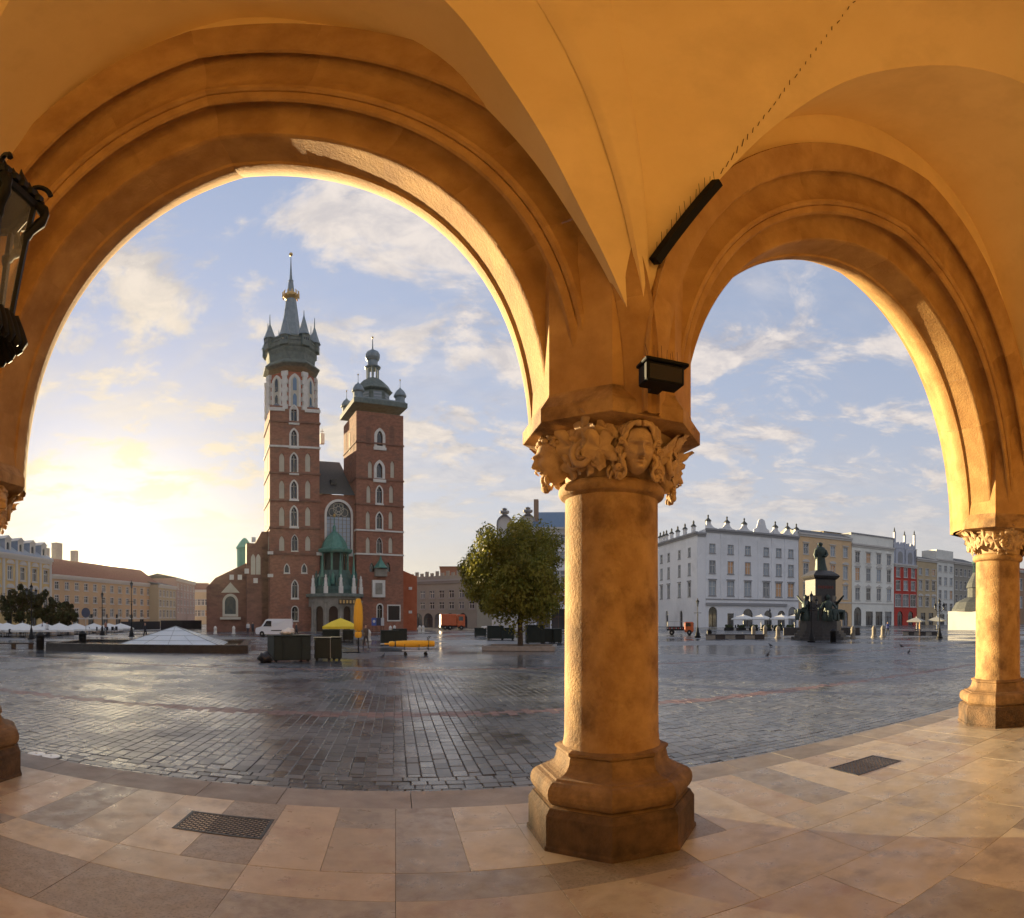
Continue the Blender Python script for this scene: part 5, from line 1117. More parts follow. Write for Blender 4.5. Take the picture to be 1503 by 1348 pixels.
for i, (px, r, k, rz, s, tr, lb) in enumerate(PEOPLE):
    me = PM[k].copy(); me.materials[0] = person_mat(i, s, tr); put('person', me, None, (*pol(px, r), -.07), rz, lb, 'person', 'people on the square')
GND = -0.07                                   # paving level of the far square
def wheel(par, x, y, z, r, w, rimm=steel, ax='Y'):
    M_ = Matrix.Translation((x, y, z)) @ (Matrix.Rotation(PI/2, 4, 'X') if ax == 'Y' else Matrix.Rotation(PI/2, 4, 'Y'))
    t = MB().lathe([(r*.62, -w/2), (r*.95, -w/2), (r, -w/2+.03), (r, w/2-.03), (r*.95, w/2), (r*.62, w/2)], 18).xf(M_).build('wheel', rubber, par, 40); MB().lathe([(.05, -w/2-.01), (r*.62, -w/2+.02), (r*.62, w/2-.02), (.05, w/2+.01)], 14).xf(M_).build('rim', rimm, t)
    return t
def extr(P, y0, y1, mb=None, taper=0.0, zref=1.0):
    """side profile (x,z) extruded across the vehicle; the upper part leans inwards by taper"""
    mb = mb or MB(); n = len(P); f = lambda z: taper*max(0, z-zref)
    return mb.add([(x, y0+f(z), z) for x, z in P]+[(x, y1-f(z), z) for x, z in P], [tuple(range(n)), tuple(range(2*n-1, n-1, -1))]+[(i, n+i, n+(i+1) % n, (i+1) % n) for i in range(n)])
# white delivery van
v = thing('delivery_van', 'white panel van parked before the church, nose to the left', 'van', (*pol(403, 74), GND), R_(8))
wp_ = M('white_car_paint', (0.62, 0.63, 0.65), rough=.3, spec=.5, coat=.4)
extr([(-2.5, .35), (-2.55, .75), (-2.45, 1.05), (-1.75, 1.22), (-1.15, 2.02), (-.8, 2.12), (2.4, 2.12), (2.5, 2.0), (2.55, .4), (2.5, .3), (-2.3, .3)], -.95, .95, None, .10, 1.15).build('body', wp_, v, fix=True)
extr([(-1.72, 1.25), (-1.12, 2.0), (-1.05, 2.0), (-1.60, 1.25)], -.90, .90, None, .06, 1.15).build('windscreen', dark_glass, v, fix=True)
for s in (-1, 1):
    extr([(-1.50, 1.22), (-1.0, 1.88), (-.35, 1.88), (-.35, 1.22)], s*.955 if s < 0 else .90, -.90 if s < 0 else .955, None, .10*s*0, 1.15).build('side_window', dark_glass, v, fix=True)
    for x in (-1.65, 1.65): wheel(v, x, s*.86, .34, .34, .22)
    MB().bevbox((-2.42, s*.72, .92), (.22, .34, .2), .04).build('headlight', pale_glass, v); MB().bevbox((2.53, s*.84, 1.2), (.06, .14, .5), .02).build('tail_light', M('red_lens', (0.4, 0.02, 0.02), rough=.2), v)
    bx(MB(), -.4, 2.3, s*.96-.01, s*.96+.01, .70, .80).build('rubbing_strip', black_p, v)
MB().bevbox((-2.5, 0, .5), (.2, 1.8, .26), .05).build('bumper', black_p, v)
# orange refuse lorry
v = thing('refuse_lorry', 'orange refuse lorry before the arcaded grey house', 'lorry', (*pol(663, 116), GND), R_(4))
orange = M('orange_paint', (0.45, 0.08, 0.02), (0.52, 0.11, 0.03), 1, .4, coat=.2)
MB().bevbox((-.8, 0, 1.9), (3.4, 2.3, 2.2), .12).build('container', orange, v)
for k in range(6): bx(MB(), -2.2+k*.58, -2.1+k*.58, -1.22, 1.22, .9, 3.0).build('container_rib', orange, v)
MB().bevbox((1.9, 0, 1.75), (1.7, 2.2, 2.3), .15).build('cab', orange, v); bx(MB(), 1.35, 2.3, -1.12, 1.12, 1.75, 2.55).build('side_window', dark_glass, v); bx(MB(), 2.70, 2.77, -.95, .95, 1.7, 2.6).build('windscreen', dark_glass, v)
bx(MB(), -2.6, 2.7, -.9, .9, .5, .85).build('chassis', black_p, v)
for x in (-1.6, -.5, 1.9):
    for s in (-1, 1): wheel(v, x, s*.95, .48, .48, .3)
# small orange service vehicle
v = thing('service_truck', 'small orange flatbed service truck left of the lamp post', 'truck', (*pol(999, 80), GND), R_(-32))
MB().bevbox((1.25, 0, 1.05), (1.35, 1.5, 1.35), .14).build('cab', orange, v); bx(MB(), .75, 1.5, -.78, .78, 1.15, 1.62).build('side_window', dark_glass, v); bx(MB(), 1.88, 1.95, -.62, .62, 1.1, 1.62).build('windscreen', dark_glass, v)
bx(MB(), -2.0, .5, -.8, .8, .62, .75).build('bed', black_p, v)
for s in (-1, 1): bx(MB(), -2.0, .5, s*.8-.03, s*.8+.03, .75, 1.12).build('side_board', black_p, v)
for k in range(8): bx(MB(), -1.95+k*.31, -1.80+k*.31, -.845, -.835, .86, .98).build('warning_stripe', M('warning_red_white', (.6, .1, .08), rough=.5) if k % 2 else white_trim, v)
m = MB()
for x in (-1.95, .45):
    for s in (-1, 1): m.tube([(x, s*.78, 1.1), (x, s*.78, 1.75)], .03, 5)
m.build('rack_post', steel, v, kind='stuff'); MB().tube([(-1.95, .78, 1.75), (.45, .78, 1.75)], .03, 5).build('rack_rail', steel, v)
for x in (-1.3, 1.3):
    for s in (-1, 1): wheel(v, x, s*.68, .36, .36, .24)
for s in (-1, 1): MB().ell((1.95, s*.5, .85), (.06, .12, .12)).build('headlight', pale_glass, v)
# ================================================================== MARKET THINGS BEFORE THE CHURCH
def container(px, py, w, d, h, rz, label, lid=True, group='dark green market containers', wheels=True, ribs=3):
    x, y = G(px, py); t = thing('market_container', label, 'container', (x, y, GND), rz, group)
    MB().bevbox((0, 0, h/2+.1), (w, d, h), .03).build('body', dgreen, t)
    if lid: MB().bevbox((0, 0, h+.13), (w+.06, d+.06, .07), .02).build('lid', dgreen, t)
    for k in range(ribs): bx(MB(), -w/2+(k+.5)/ribs*w-.03, -w/2+(k+.5)/ribs*w+.03, -d/2-.03, d/2+.03, .15, h+.05).build('rib', dgreen, t)
    if wheels:
        for a in (-1, 1):
            for b in (-1, 1): MB().lathe([(.09, -.03), (.09, .03)], 10).xf(Matrix.Translation((a*(w/2-.15), b*(d/2-.1), .09)) @ Matrix.Rotation(PI/2, 4, 'X')).build('castor', rubber, t)
    return t
container(424, 969, 2.2, 1.5, 1.18, R_(28), 'largest dark green container, left of the pair', ribs=2)
container(474, 967, 1.02, .9, 1.02, R_(8), 'middle dark green container with a steel edge'); container(494, 967, .62, .8, 1.04, R_(8), 'narrow dark green container at the right of the pair', ribs=1)
x, y = G(474, 967); tag(MB().tube([(x-.52, y-.5, .05), (x-.52, y-.5, 1.1), (x+.5, y-.42, 1.12), (x+.5, y-.42, .05)], .022, 6).build('container_strap_bar', steel), 'thin steel bar frame against the middle dark green container', 'bar')
x, y = G(389, 971); o = MB().ell((0, 0, .24), (.42, .34, .30), 22, 14); o.v = [(p[0]*(1+.14*math.sin(p[2]*13+p[1]*9)), p[1]*(1+.14*math.sin(p[0]*11+p[2]*7)), max(0, p[2]+.05*math.sin(p[0]*14+p[1]*9))) for p in o.v]; tag(o.build('refuse_bag', M('black_bag', (0.015, 0.013, 0.013), rough=.35, bump=.6, bscale=9), None, 60), 'full black refuse bag left of the largest green container', 'bag').location = (x, y, GND)
x, y = G(421, 969); o = MB().ell((0, 0, .1), (.42, .28, .14), 14, 8); o.ell((.2, .1, .2), (.26, .2, .12), 10, 7); o.v = [(p[0]+.05*math.sin(p[1]*20+p[2]*9), p[1]+.04*math.sin(p[0]*15), p[2]+.03*math.sin(p[0]*23)) for p in o.v]; tag(o.build('crumpled_sheet', M('white_plastic_sheet', (0.6, 0.55, 0.48), rough=.5), None, 60), 'crumpled whitish sheet lying on the largest green container', 'sheet').location = (x, y, 1.30)
container(572, 946, 1.7, 1.1, 1.05, R_(5), 'dark green container left of the umbrella trolley, back row', ribs=2); container(586, 943, 1.5, 1.0, 1.1, R_(5), 'dark green container right behind the back-row one', ribs=2)
container(486, 940, 1.9, 1.2, .95, R_(5), 'dark green stall counter under the open yellow parasol'); container(511, 940, 1.2, 1.2, .9, R_(5), 'short dark stall counter at the right under the yellow parasol')
for i, (px, py, w, h) in enumerate(((705, 934, 1.6, .9), (727, 938, 1.9, 1.25), (745, 938, 1.5, 1.05), (785, 944, 1.75, 1.45), (803, 943, 1.0, 1.1), (817, 943, .9, 1.1))):
    container(px, py, w, 1.1, h, R_(-6), ['lowest dark container left of the tree, with a pale sheet', 'dark green container just left of the tree trunk', 'dark container touching the tree trunk from the left', 'tallest dark container right of the tree trunk', 'middle dark container right of the tree', 'dark container at the middle column edge'][i], ribs=2)
x, y = G(711, 934); o = MB().ell((0, 0, .1), (.55, .3, .16), 14, 8); o.v = [(p[0]+.05*math.sin(p[1]*20), p[1], p[2]+.05*math.sin(p[0]*13)) for p in o.v]; tag(o.build('pale_sheet', MATS['white_plastic_sheet'], None, 60), 'pale sheet heaped on the lowest container left of the tree', 'sheet').location = (x, y-.3, .92)
parasol(G(500, 942), 3.7, zat(906.5, 56), canvas_y, 'open yellow parasol before the church porch', None, rz=.1)
x, y = G(526, 957)
t = thing('folded_parasol', 'tall folded orange-yellow parasol standing on a pole', 'parasol', (x, y, GND))
zt = zat(877, 39); MB().lathe([(.05, 0), (.05, zt)], 8).build('pole', iron, t)
o = MB().lathe([(.20, .95), (.27, 1.1), (.25, 1.30), (.20, 1.38), (.30, 1.5), (.345, 2.2), (.30, 2.9), (.20, zt-.15), (.17, zt-.05), (.02, zt)], 16)
o.v = [(p[0]*(1+.10*math.sin(6*math.atan2(p[1], p[0]))), p[1]*(1+.10*math.sin(6*math.atan2(p[1], p[0]))), p[2]) for p in o.v]; c = o.build('folded_canopy', canvas_o, t, 50); MB().lathe([(.215, 1.32), (.225, 1.35), (.215, 1.38)], 14).build('strap', black_p, c)
MB().box((-.5, 0, .03), (1.3, .1, .06)).build('foot', iron, t); MB().box((0, 0, .03), (.1, .8, .06)).build('foot', iron, t)
# trolley with a folded parasol lying on it
x, y = G(610, 961); t = thing('platform_trolley', 'flat steel trolley carrying a folded yellow parasol', 'trolley', (x, y, GND), R_(4))
MB().bevbox((0, 0, .30), (1.8, .75, .06), .02).build('platform', M('pale_board', (.45, .44, .42), rough=.6), t)
for a in (-1, 1):
    for s in (-1, 1):
        w = MB().lathe([(.10, -.03), (.10, .03)], 12).xf(Matrix.Translation((a*.68, s*.3, .10)) @ Matrix.Rotation(PI/2, 4, 'X')).build('wheel', rubber, t); MB().box((a*.68, s*.3, .22), (.05, .08, .14)).build('fork', iron, w)
for s in (-.3, .3): MB().tube([(.82, s, .3), (.86, s, 1.05), (.98, s, 1.14)], .025, 6).build('handle', iron, t); MB().tube([(-.75, s, .3), (-.75, s, .68)], .02, 6).build('stake', iron, t); MB().tube([(.2, s, .3), (.2, s, .66)], .02, 6).build('stake', iron, t)
p = thing('lying_parasol', 'folded orange-yellow parasol lying on the flat trolley', 'parasol', (x-.35, y, .62), R_(4))
o = MB().lathe([(.05, -1.75), (.05, -1.45), (.14, -1.4), (.17, -1.2), (.13, -1.05), (.17, -.95), (.21, .1), (.19, 1.2), (.17, 1.62), (.02, 1.65)], 14); o.xf(Matrix.Rotation(PI/2, 4, 'Y')); o.build('folded_canopy', canvas_o, p, 50)
MB().lathe([(.04, -2.0), (.04, -1.4)], 8).xf(Matrix.Rotation(PI/2, 4, 'Y')).build('pole', MATS['pale_board'], p); MB().lathe([(.165, -1.06), (.17, -1.0), (.165, -.98)], 12).xf(Matrix.Rotation(PI/2, 4, 'Y')).build('strap', black_p, p)
# notice boards by the church
for i, (px, c) in enumerate(((549, (0.05, 0.10, 0.35)), (556, (0.02, 0.025, 0.06)), (561.5, (0.45, 0.45, 0.45)))):
    x, y = pol(px, 88); t = thing('notice_board', ['blue notice board with a white disc by the church wall', 'dark blue notice board by the church wall', 'whitish notice board by the church wall'][i], 'board', (x, y, GND), R_(8), 'notice boards by the church')
    MB().box((0, 0, 1.7), (.8 if i < 2 else .5, .08, 1.1)).build('panel', M('board_%d' % i, c, rough=.4), t)
    for s in (-.3, .3): MB().box((s*(1 if i < 2 else .6), .05, .85), (.05, .05, 1.7)).build('post', iron, t)
    if i == 0: MB().lathe([(.22, 0), (.22, .01)], 16).xf(Matrix.Translation((0, -.05, 1.75)) @ Matrix.Rotation(PI/2, 4, 'X')).build('white_disc', white_trim, t)
# stone bollards
bol = None
def bollard(px, r, sc, label, mat=limestone):
    t = thing('stone_bollard', label, 'bollard', (*pol(px, r), GND), 0, 'stone bollards')
    MB().lathe([(.30*sc, 0), (.30*sc, .15*sc), (.24*sc, .2*sc), (.22*sc, .7*sc), (.26*sc, .75*sc), (.2*sc, .95*sc), (.05*sc, 1.1*sc)], 12).build('stone', mat, t, 40); MB().lathe([(.36*sc, 0), (.36*sc, .08)], 12).build('foot', grey_stone, t)
for i, (px, r) in enumerate(((316, 84), (343, 84), (541, 58), (616, 92), (621, 92), (573, 86), (579, 92))): bollard(px, r, 1.05, ['white bollard left of the painted church panel', 'white bollard below the painted church panel', 'white bollard right of the folded yellow parasol', 'left of two white bollards before the grey arcaded house', 'right of two white bollards before the grey arcaded house', 'white bollard below the notice boards', 'white bollard right of the notice boards'][i])
for i, (px, r) in enumerate(((1106, 72), (1123, 74), (1142, 68), (1252, 66), (1283, 70), (1296, 72))): bollard(px, r, 1.25, ['grey bollard left of the monument, first of three', 'grey bollard left of the monument, second of three', 'grey bollard left of the monument, third of three', 'grey bollard right of the monument, nearest to it', 'grey bollard right of the monument, second of three', 'grey bollard right of the monument, third of three'][i], grey_stone)
# ================================================================== GLASS PYRAMID FOUNTAIN
x, y = pol(228, 43.5); f = thing('pyramid_fountain', 'low glass pyramid on a wide black stone plinth', 'fountain', (x, y, GND), R_(14))
blk = M('polished_black_granite', (0.016, 0.017, 0.02), (0.03, 0.03, 0.033), 4, .18, spec=.5)
for nm, x0, x1, y0, y1 in (('plinth_front', -7.6, 7.6, -4.6, -4.0), ('plinth_back', -7.6, 7.6, 4.0, 4.6), ('plinth_end', -7.6, -7.0, -4.0, 4.0), ('plinth_end', 7.0, 7.6, -4.0, 4.0)): bx(MB(), x0, x1, y0, y1, 0, .52).build(nm, blk, f)
bx(MB(), -7.75, 7.75, -4.75, 4.75, .56, .64).build('plinth_coping', blk, f) if False else None
bx(MB(), -7.0, 7.0, -4.0, 4.0, .02, .38).build('basin_water', M('still_water', (0.02, 0.025, 0.03), rough=.08, spec=.6), f)
pg = M('frosted_pyramid_glass', (0.42, 0.47, 0.50), (0.5, 0.54, 0.56), .6, .28, spec=.6)
ap = (1.6, .3, 1.62); q = [(-2.4, -3.4, .39), (5.6, -3.4, .39), (5.6, 3.8, .39), (-2.4, 3.8, .39)]
for i in range(4): MB().add([q[i], q[(i+1) % 4], ap], [(0, 1, 2)]).build('pyramid_face', pg, f)
m = MB()
for i in range(4): m.tube([q[i], ap], .035, 5)
for i in range(4):
    A, B, T_ = Vector(q[i]), Vector(q[(i+1) % 4]), Vector(ap)
    for k in (1, 2, 3): m.tube([A.lerp(T_, k/4), B.lerp(T_, k/4)], .018, 4); m.tube([A.lerp(B, k/4), A.lerp(B, k/4).lerp(T_, 1-abs(k-2)/2 if k != 2 else 1) if k == 2 else A.lerp(B, k/4).lerp(T_, .5)], .018, 4)
m.build('pyramid_edge_frame', M('steel_edge', (0.22, 0.24, 0.25), rough=.35, metal=.5), f)
# ================================================================== MONUMENT
mx, my = pol(1204, 64); mo = thing('poet_monument', 'dark bronze statue of a cloaked man on a tall pedestal with seated figures', 'monument', (mx, my, GND), R_(-18))
bronze = M('dark_bronze', (0.022, 0.034, 0.030), (0.045, 0.065, 0.055), 3, .5, .3, 20, metal=.3); gran = M('dark_granite', (0.028, 0.026, 0.027), (0.05, 0.047, 0.046), 4, .45, .2, 30)
mz = lambda py: zat(py, 64)-GND
for k, (r, h0, h1) in enumerate(((3.5, 0, .3), (3.1, .3, .6), (2.8, .6, .9), (2.5, .9, 1.9))): MB().prism(octo(r), h0, h1).build('step', gran, mo)
MB().prism(octo(1.85), 1.9, mz(875)).build('pedestal_base', gran, mo); MB().prism([(-1.35, -1.35), (1.35, -1.35), (1.35, 1.35), (-1.35, 1.35)], mz(875), mz(851)).build('pedestal', gran, mo)
MB().lathe([(1.95, mz(852)), (2.3, mz(849)), (2.45, mz(846.5)), (2.2, mz(844)), (1.6, mz(840)), (1.3, mz(838.5))], 4, ph=PI/4).build('pedestal_cornice', gran, mo)
for k in range(7): MB().box((-.9+k*.3, -1.36, mz(863)), (.2, .04, .26 if k % 2 else .3)).build('inscription_letter', M('oxide_red', (0.13, 0.03, 0.02), rough=.6), mo)
z0, zh = mz(839), mz(796); H_ = zh-z0
o = MB().lathe([(.62, 0), (.60, .03*H_), (.50, .25*H_), (.44, .45*H_), (.52, .62*H_), (.56, .74*H_), (.40, .82*H_), (.13, .86*H_), (.15, .88*H_), (.235, .91*H_), (.25, .95*H_), (.17, .985*H_), (.03, H_)], 20, sx=1.0, sy=.72)
o.v = [(p[0]*(1+(.09*math.sin(9*math.atan2(p[1], p[0])+p[2]*1.3) if p[2] < .8*H_ else 0))-.12*max(0, 1-p[2]/(.5*H_))*(-1), p[1], p[2]) for p in o.v]
o.tube([(.44, -.1, .72*H_), (.58, -.22, .58*H_), (.30, -.42, .50*H_), (.05, -.46, .53*H_)], [.17, .15, .12, .09], 8); o.tube([(-.44, -.05, .72*H_), (-.60, -.08, .55*H_), (-.55, -.20, .42*H_)], [.17, .14, .09], 8)
o.xf(Matrix.Translation((0, 0, z0-.02)) @ Matrix.Diagonal((1.3, 1.3, 1, 1))); o.build('statue', bronze, mo, 60, label='standing cloaked bronze man')
for k in range(4):                            # seated allegorical figures at the pedestal foot
    a = PI/2*k-PI/2; M_ = Matrix.Rotation(a+PI/2, 4, 'Z') @ Matrix.Translation((0, -1.95, 1.9))
    o = MB().lathe([(.55, 0), (.6, .3), (.45, .75), (.36, 1.0), (.42, 1.35), (.30, 1.6), (.10, 1.72), (.19, 1.85), (.20, 2.02), (.05, 2.16)], 12, sy=.8)
    o.tube([(.15, -.1, .75), (.22, -.75, .85), (.2, -.85, .1)], [.24, .2, .14], 8); o.tube([(-.15, -.1, .75), (-.22, -.8, .8), (-.28, -.7, .1)], [.24, .2, .14], 8)
    o.tube([(.38, 0, 1.45), (.62, -.3, 1.1), (.45, -.6, 1.0)], [.13, .11, .08], 7); o.tube([(-.38, 0, 1.45), (-.75, -.1, 1.7 if k % 2 else 1.0), (-1.1, -.3, 2.1 if k % 2 else 1.0)], [.13, .11, .07], 7)
    o.xf(M_ @ Matrix.Diagonal((1.35, 1.35, 1.25, 1))); o.build('seated_figure', bronze, mo, 60)
for k in range(8):
    a = PI/4*k+.2; MB().tube([(2.1*math.cos(a), 2.1*math.sin(a), 1.85), (2.1*math.cos(a), 2.1*math.sin(a), 2.6), (1.9*math.cos(a), 1.9*math.sin(a), 3.0)], [.12, .10, .04], 6).build('wreath_spray', bronze, mo)
# low granite wall around it, benches, bin
for i, (p0, p1, y, h, lb) in enumerate(((1036, 1122, 937.5, .42, 'long low dark stone bench left of the monument'), (1325, 1376, 932, .42, 'low dark stone bench right of the monument'), (1150, 1262, 932, 1.0, 'low dark stone wall ring in front of the monument'))):
    A, B = Vector(G(p0, y)), Vector(G(p1, y)); d = B-A; t = thing('stone_bench' if i < 2 else 'stone_wall', lb, 'bench' if i < 2 else 'wall', (*((A+B)/2), GND), math.atan2(d.y, d.x)); L_ = d.length; n = 6
    for k in range(n): MB().bevbox(((k+.5)/n*L_-L_/2, 0, h/2), (L_/n-.02, .55, h), .03).build('block', gran if k % 2 else grey_stone if i < 2 else gran, t)
    if i < 2: MB().bevbox((0, 0, h+.05), (L_+.1, .62, .1), .02).build('seat', gran, t)
for i, (px, py) in enumerate(((1223, 942), (59, 953), (121, 949), (1041, 934.5))):
    x, y = G(px, py); h = 1.25 if i < 3 else .9; t = thing('litter_bin', ['black litter bin in front of the monument', 'black litter bin left of the fountain, near the left edge', 'black litter bin at the left corner of the fountain plinth', 'dark litter bin beside the left lamp post'][i], 'bin', (x, y, GND), .3*i, 'litter bins')
    MB().lathe([(.28, 0), (.32, .05), (.33, h*.75), (.36, h*.78), (.36, h*.82), (.2, h*.95), (.04, h)], 12).build('body', iron, t, 40); MB().box((0, -.34, h*.6), (.3, .02, .12)).build('slot', rubber, t)
for i, (p0, p1, y, lb) in enumerate(((-10, 50, 951, 'long low black bench at the left edge'), (68, 119, 949, 'low black bench left of the fountain plinth'))):
    A, B = Vector(G(p0, y)), Vector(G(p1, y)); d = B-A; t = thing('low_bench', lb, 'bench', (*((A+B)/2), GND), math.atan2(d.y, d.x)); MB().bevbox((0, 0, .38), (d.length, .6, .1), .02).build('seat', blk, t)
    for s in (-.42, 0, .42): MB().bevbox((s*d.length, 0, .17), (.4, .5, .34), .02).build('support', blk, t)
# ================================================================== LAMP POSTS, SIGNS
def lamp(px, py, ytop, label, arms=0):
    x, y = G(px, py); r = math.hypot(x, y); H2 = zat(ytop, r)-GND; t = thing('street_lamp', label, 'lamp', (x, y, GND), az(px)*-1+.2, 'street lamps')
    MB().lathe([(.42, 0), (.44, .12), (.32, .18), (.30, .45), (.20, .6), (.16, 1.0), (.12, 1.1), (.075, 1.25), (.06, H2*.55), (.09, H2*.57), (.05, H2*.60), (.045, H2-.95)], 12).build('post', iron, t, 40)
    def lant(x_, z_, s):
        l = MB().lathe([(.09*s, z_), (.19*s, z_+.45*s)], 6, (x_, 0, 0)).build('lamp_glass', M('lamp_glass', (0.10, 0.11, 0.12), rough=.15, spec=.7), t); MB().lathe([(.24*s, z_+.45*s), (.20*s, z_+.55*s), (.06*s, z_+.72*s), (.03*s, z_+.9*s)], 6, (x_, 0, 0)).build('lamp_cap', iron, l); MB().lathe([(.05*s, z_-.1*s), (.12*s, z_)], 6, (x_, 0, 0)).build('lamp_cup', iron, l)
    lant(0, H2-.9, 1.0)
    MB().box((0, 0, H2*.62), (1.0, .05, .05)).build('ladder_bar', iron, t)
    for s in ((-1, 1) if arms else ()):
        MB().tube([(0, 0, H2*.68), (s*.3, 0, H2*.66), (s*.55, 0, H2*.72), (s*.55, 0, H2-1.3)], .035, 6).build('arm', iron, t); lant(s*.55, H2-1.25, .85)
lamp(1024, 935, 878, 'iron street lamp before the corner of the white house'); lamp(1191, 942, 868, 'iron street lamp standing before the monument', 1); lamp(1379, 936, 878, 'iron street lamp left of the right column', 1); lamp(1130, 925, 893, 'distant iron street lamp before the white parasols')
lamp(46, 938, 856, 'tall iron street lamp before the yellow palace', 1); lamp(193, 934, 852, 'iron street lamp before the beige house under the sun'); lamp(150, 932, 868, 'iron street lamp left of the sun glow', 0)
x, y = G(126, 945); t = thing('road_sign', 'dark traffic sign on a thin pole left of the pyramid', 'sign', (x, y, GND), .4); MB().lathe([(.035, 0), (.035, 3.0)], 8).build('pole', steel, t); MB().lathe([(.42, -.02), (.42, .02)], 20).xf(Matrix.Translation((0, -.05, 2.65)) @ Matrix.Rotation(PI/2, 4, 'X')).build('disc', M('sign_back', (0.05, 0.07, 0.12), rough=.5), t)
for i, (p0, p1, py, h) in enumerate(((178, 235, 924, 1.6), (236, 296, 922, 1.8))):
    A, B = Vector(pol(p0, 112)), Vector(pol(p1, 122)); d = B-A; t = thing('hoarding', ['dark building-site hoarding below the beige house', 'dark building-site hoarding at the mouth of the side street'][i], 'fence', (*A, GND), math.atan2(d.y, d.x)); n = 8
    for k in range(n): bx(MB(), k/n*d.length+.02, (k+1)/n*d.length-.02, 0, .08, .05, h).build('board', M('grey_hoarding', (0.045, 0.045, 0.05), rough=.7), t)
# planters in front of the cafe on the right
for i in range(6):
    px = 1070+i*18; t = thing('planter_hedge', 'dark clipped hedge planter by the white house cafe, number of a row', 'planter', (*pol(px, 112), GND), .1, 'hedge planters of the cafe'); t['label'] = ['leftmost hedge planter before the white house cafe', 'second hedge planter from the left before the white house cafe', 'third hedge planter from the left before the white house cafe', 'fourth hedge planter from the left before the white house cafe', 'fifth hedge planter from the left before the white house cafe', 'rightmost hedge planter before the white house cafe'][i]
    MB().bevbox((0, 0, .25), (2.2, .6, .5), .03).build('box', black_p, t); rg = random.Random(i); o = MB()
    for k in range(60): o.ell((rg.uniform(-1, 1), rg.uniform(-.25, .25), rg.uniform(.5, 1.0)), (.14, .14, .12), 5, 4)
    o.build('foliage', M('hedge_green', (0.03, 0.045, 0.02), (0.06, 0.07, 0.03), 5, .8), t, kind='stuff')
# ================================================================== PIGEONS
pig = M('pigeon_grey', (0.03, 0.033, 0.04), (0.07, 0.075, 0.085), 6, .7)
def pigeon(px, py, label, rz, fly=None):
    x, y = G(px, py) if not fly else pol(px, fly); t = thing('pigeon', label, 'pigeon', (x, y, GND if not fly else zat(py, fly)), rz, 'pigeons'); o = MB()
    o.ell((0, 0, .13), (.14, .075, .075), 12, 8, Matrix.Rotation(R_(-18), 4, 'Y').to_3x3()); o.tube([(.09, 0, .16), (.13, 0, .21), (.145, 0, .25)], [.05, .035, .032], 8); o.ell((.155, 0, .265), (.035, .028, .028), 8, 6); o.tube([(-.1, 0, .11), (-.19, 0, .07), (-.24, 0, .05)], [.04, .03, .02], 6); o.tube([(.185, 0, .262), (.215, 0, .252)], [.01, .003], 5)
    o.build('body', pig, t, 60)
    for s in (-1, 1):
        if fly: MB().add([(.08, s*.05, .15), (-.08, s*.05, .15), (-.12, s*.38, .24), (.02, s*.36, .26), (.08, s*.05, .165), (-.08, s*.05, .165), (-.12, s*.38, .25), (.02, s*.36, .27)], [(0, 1, 2, 3), (7, 6, 5, 4), (0, 3, 7, 4), (1, 5, 6, 2), (3, 2, 6, 7)]).build('wing', pig, t)
        else: MB().tube([(0, s*.03, .08), (.01, s*.03, .0)], .008, 5).build('leg', M('pigeon_leg', (0.3, 0.1, 0.08), rough=.7), t)
pigeon(1127, 962.5, 'pigeon walking on the setts right of the middle column', .3); pigeon(1131, 948.5, 'pigeon farther off above the walking pigeon', 2.0); pigeon(1334, 958.5, 'pigeon on the setts left of the right column', .2); pigeon(1323, 949.5, 'pigeon farther off, left of the right column', 2.6); pigeon(562, 965, 'pigeon between the green containers and the trolley', 1.0)
pigeon(1408, 711, 'bird in flight beside the right column', 1.2, 16)
# ================================================================== DRAIN GRATES, MANHOLE COVERS
def grate(px, py, w, d, label):
    x, y = G(px, py); t = thing('drain_grate', label, 'grate', (x, y, -.008), 0, 'drain grates in the arcade floor')
    for a, b, ww, dd in ((0, -d/2+.02, w, .04), (0, d/2-.02, w, .04), (-w/2+.02, 0, .04, d-.08), (w/2-.02, 0, .04, d-.08)): MB().bevbox((a, b, .006), (ww, dd, .016), .003).build('frame_bar', iron_g, t)
    MB().box((0, 0, -.001), (w-.06, d-.06, .006)).build('shaft_dark', rubber, t)
    n = int((w+d)/.075); m = MB(); st = (w+d)/n
    for s in (1, -1):
        for k in range(1, n):
            o = -((w+d)/2)+k*st; pts = []            # clip the diagonal to the frame
            for yy in (-d/2+.03, d/2-.03):
                xx = o+s*yy
                pts.append((xx, yy))
            (x0, y0), (x1, y1) = pts; lim = w/2-.03
            def clip(xa, ya, xb, yb):
                if xa < -lim: ya += (-lim-xa)*s; xa = -lim
                if xa > lim: ya += (lim-xa)*s; xa = lim
                return xa, ya
            a = clip(x0, y0, x1, y1); b = clip(x1, y1, x0, y0)
            if max(abs(a[1]), abs(b[1])) > d/2: continue
            L2 = math.hypot(b[0]-a[0], b[1]-a[1])
            if L2 < .05: continue
            m.box(((a[0]+b[0])/2, (a[1]+b[1])/2, .008+(0.0015 if s > 0 else 0)), (L2, .014, .008), math.atan2(b[1]-a[1], b[0]-a[0]))
    m.build('lattice', iron_g, t, kind='stuff')
grate(329, 1211, 1.02, .62, 'iron lattice drain grate in the floor at the left'); grate(1271, 1123, 1.10, .62, 'iron lattice drain grate in the floor at the right')
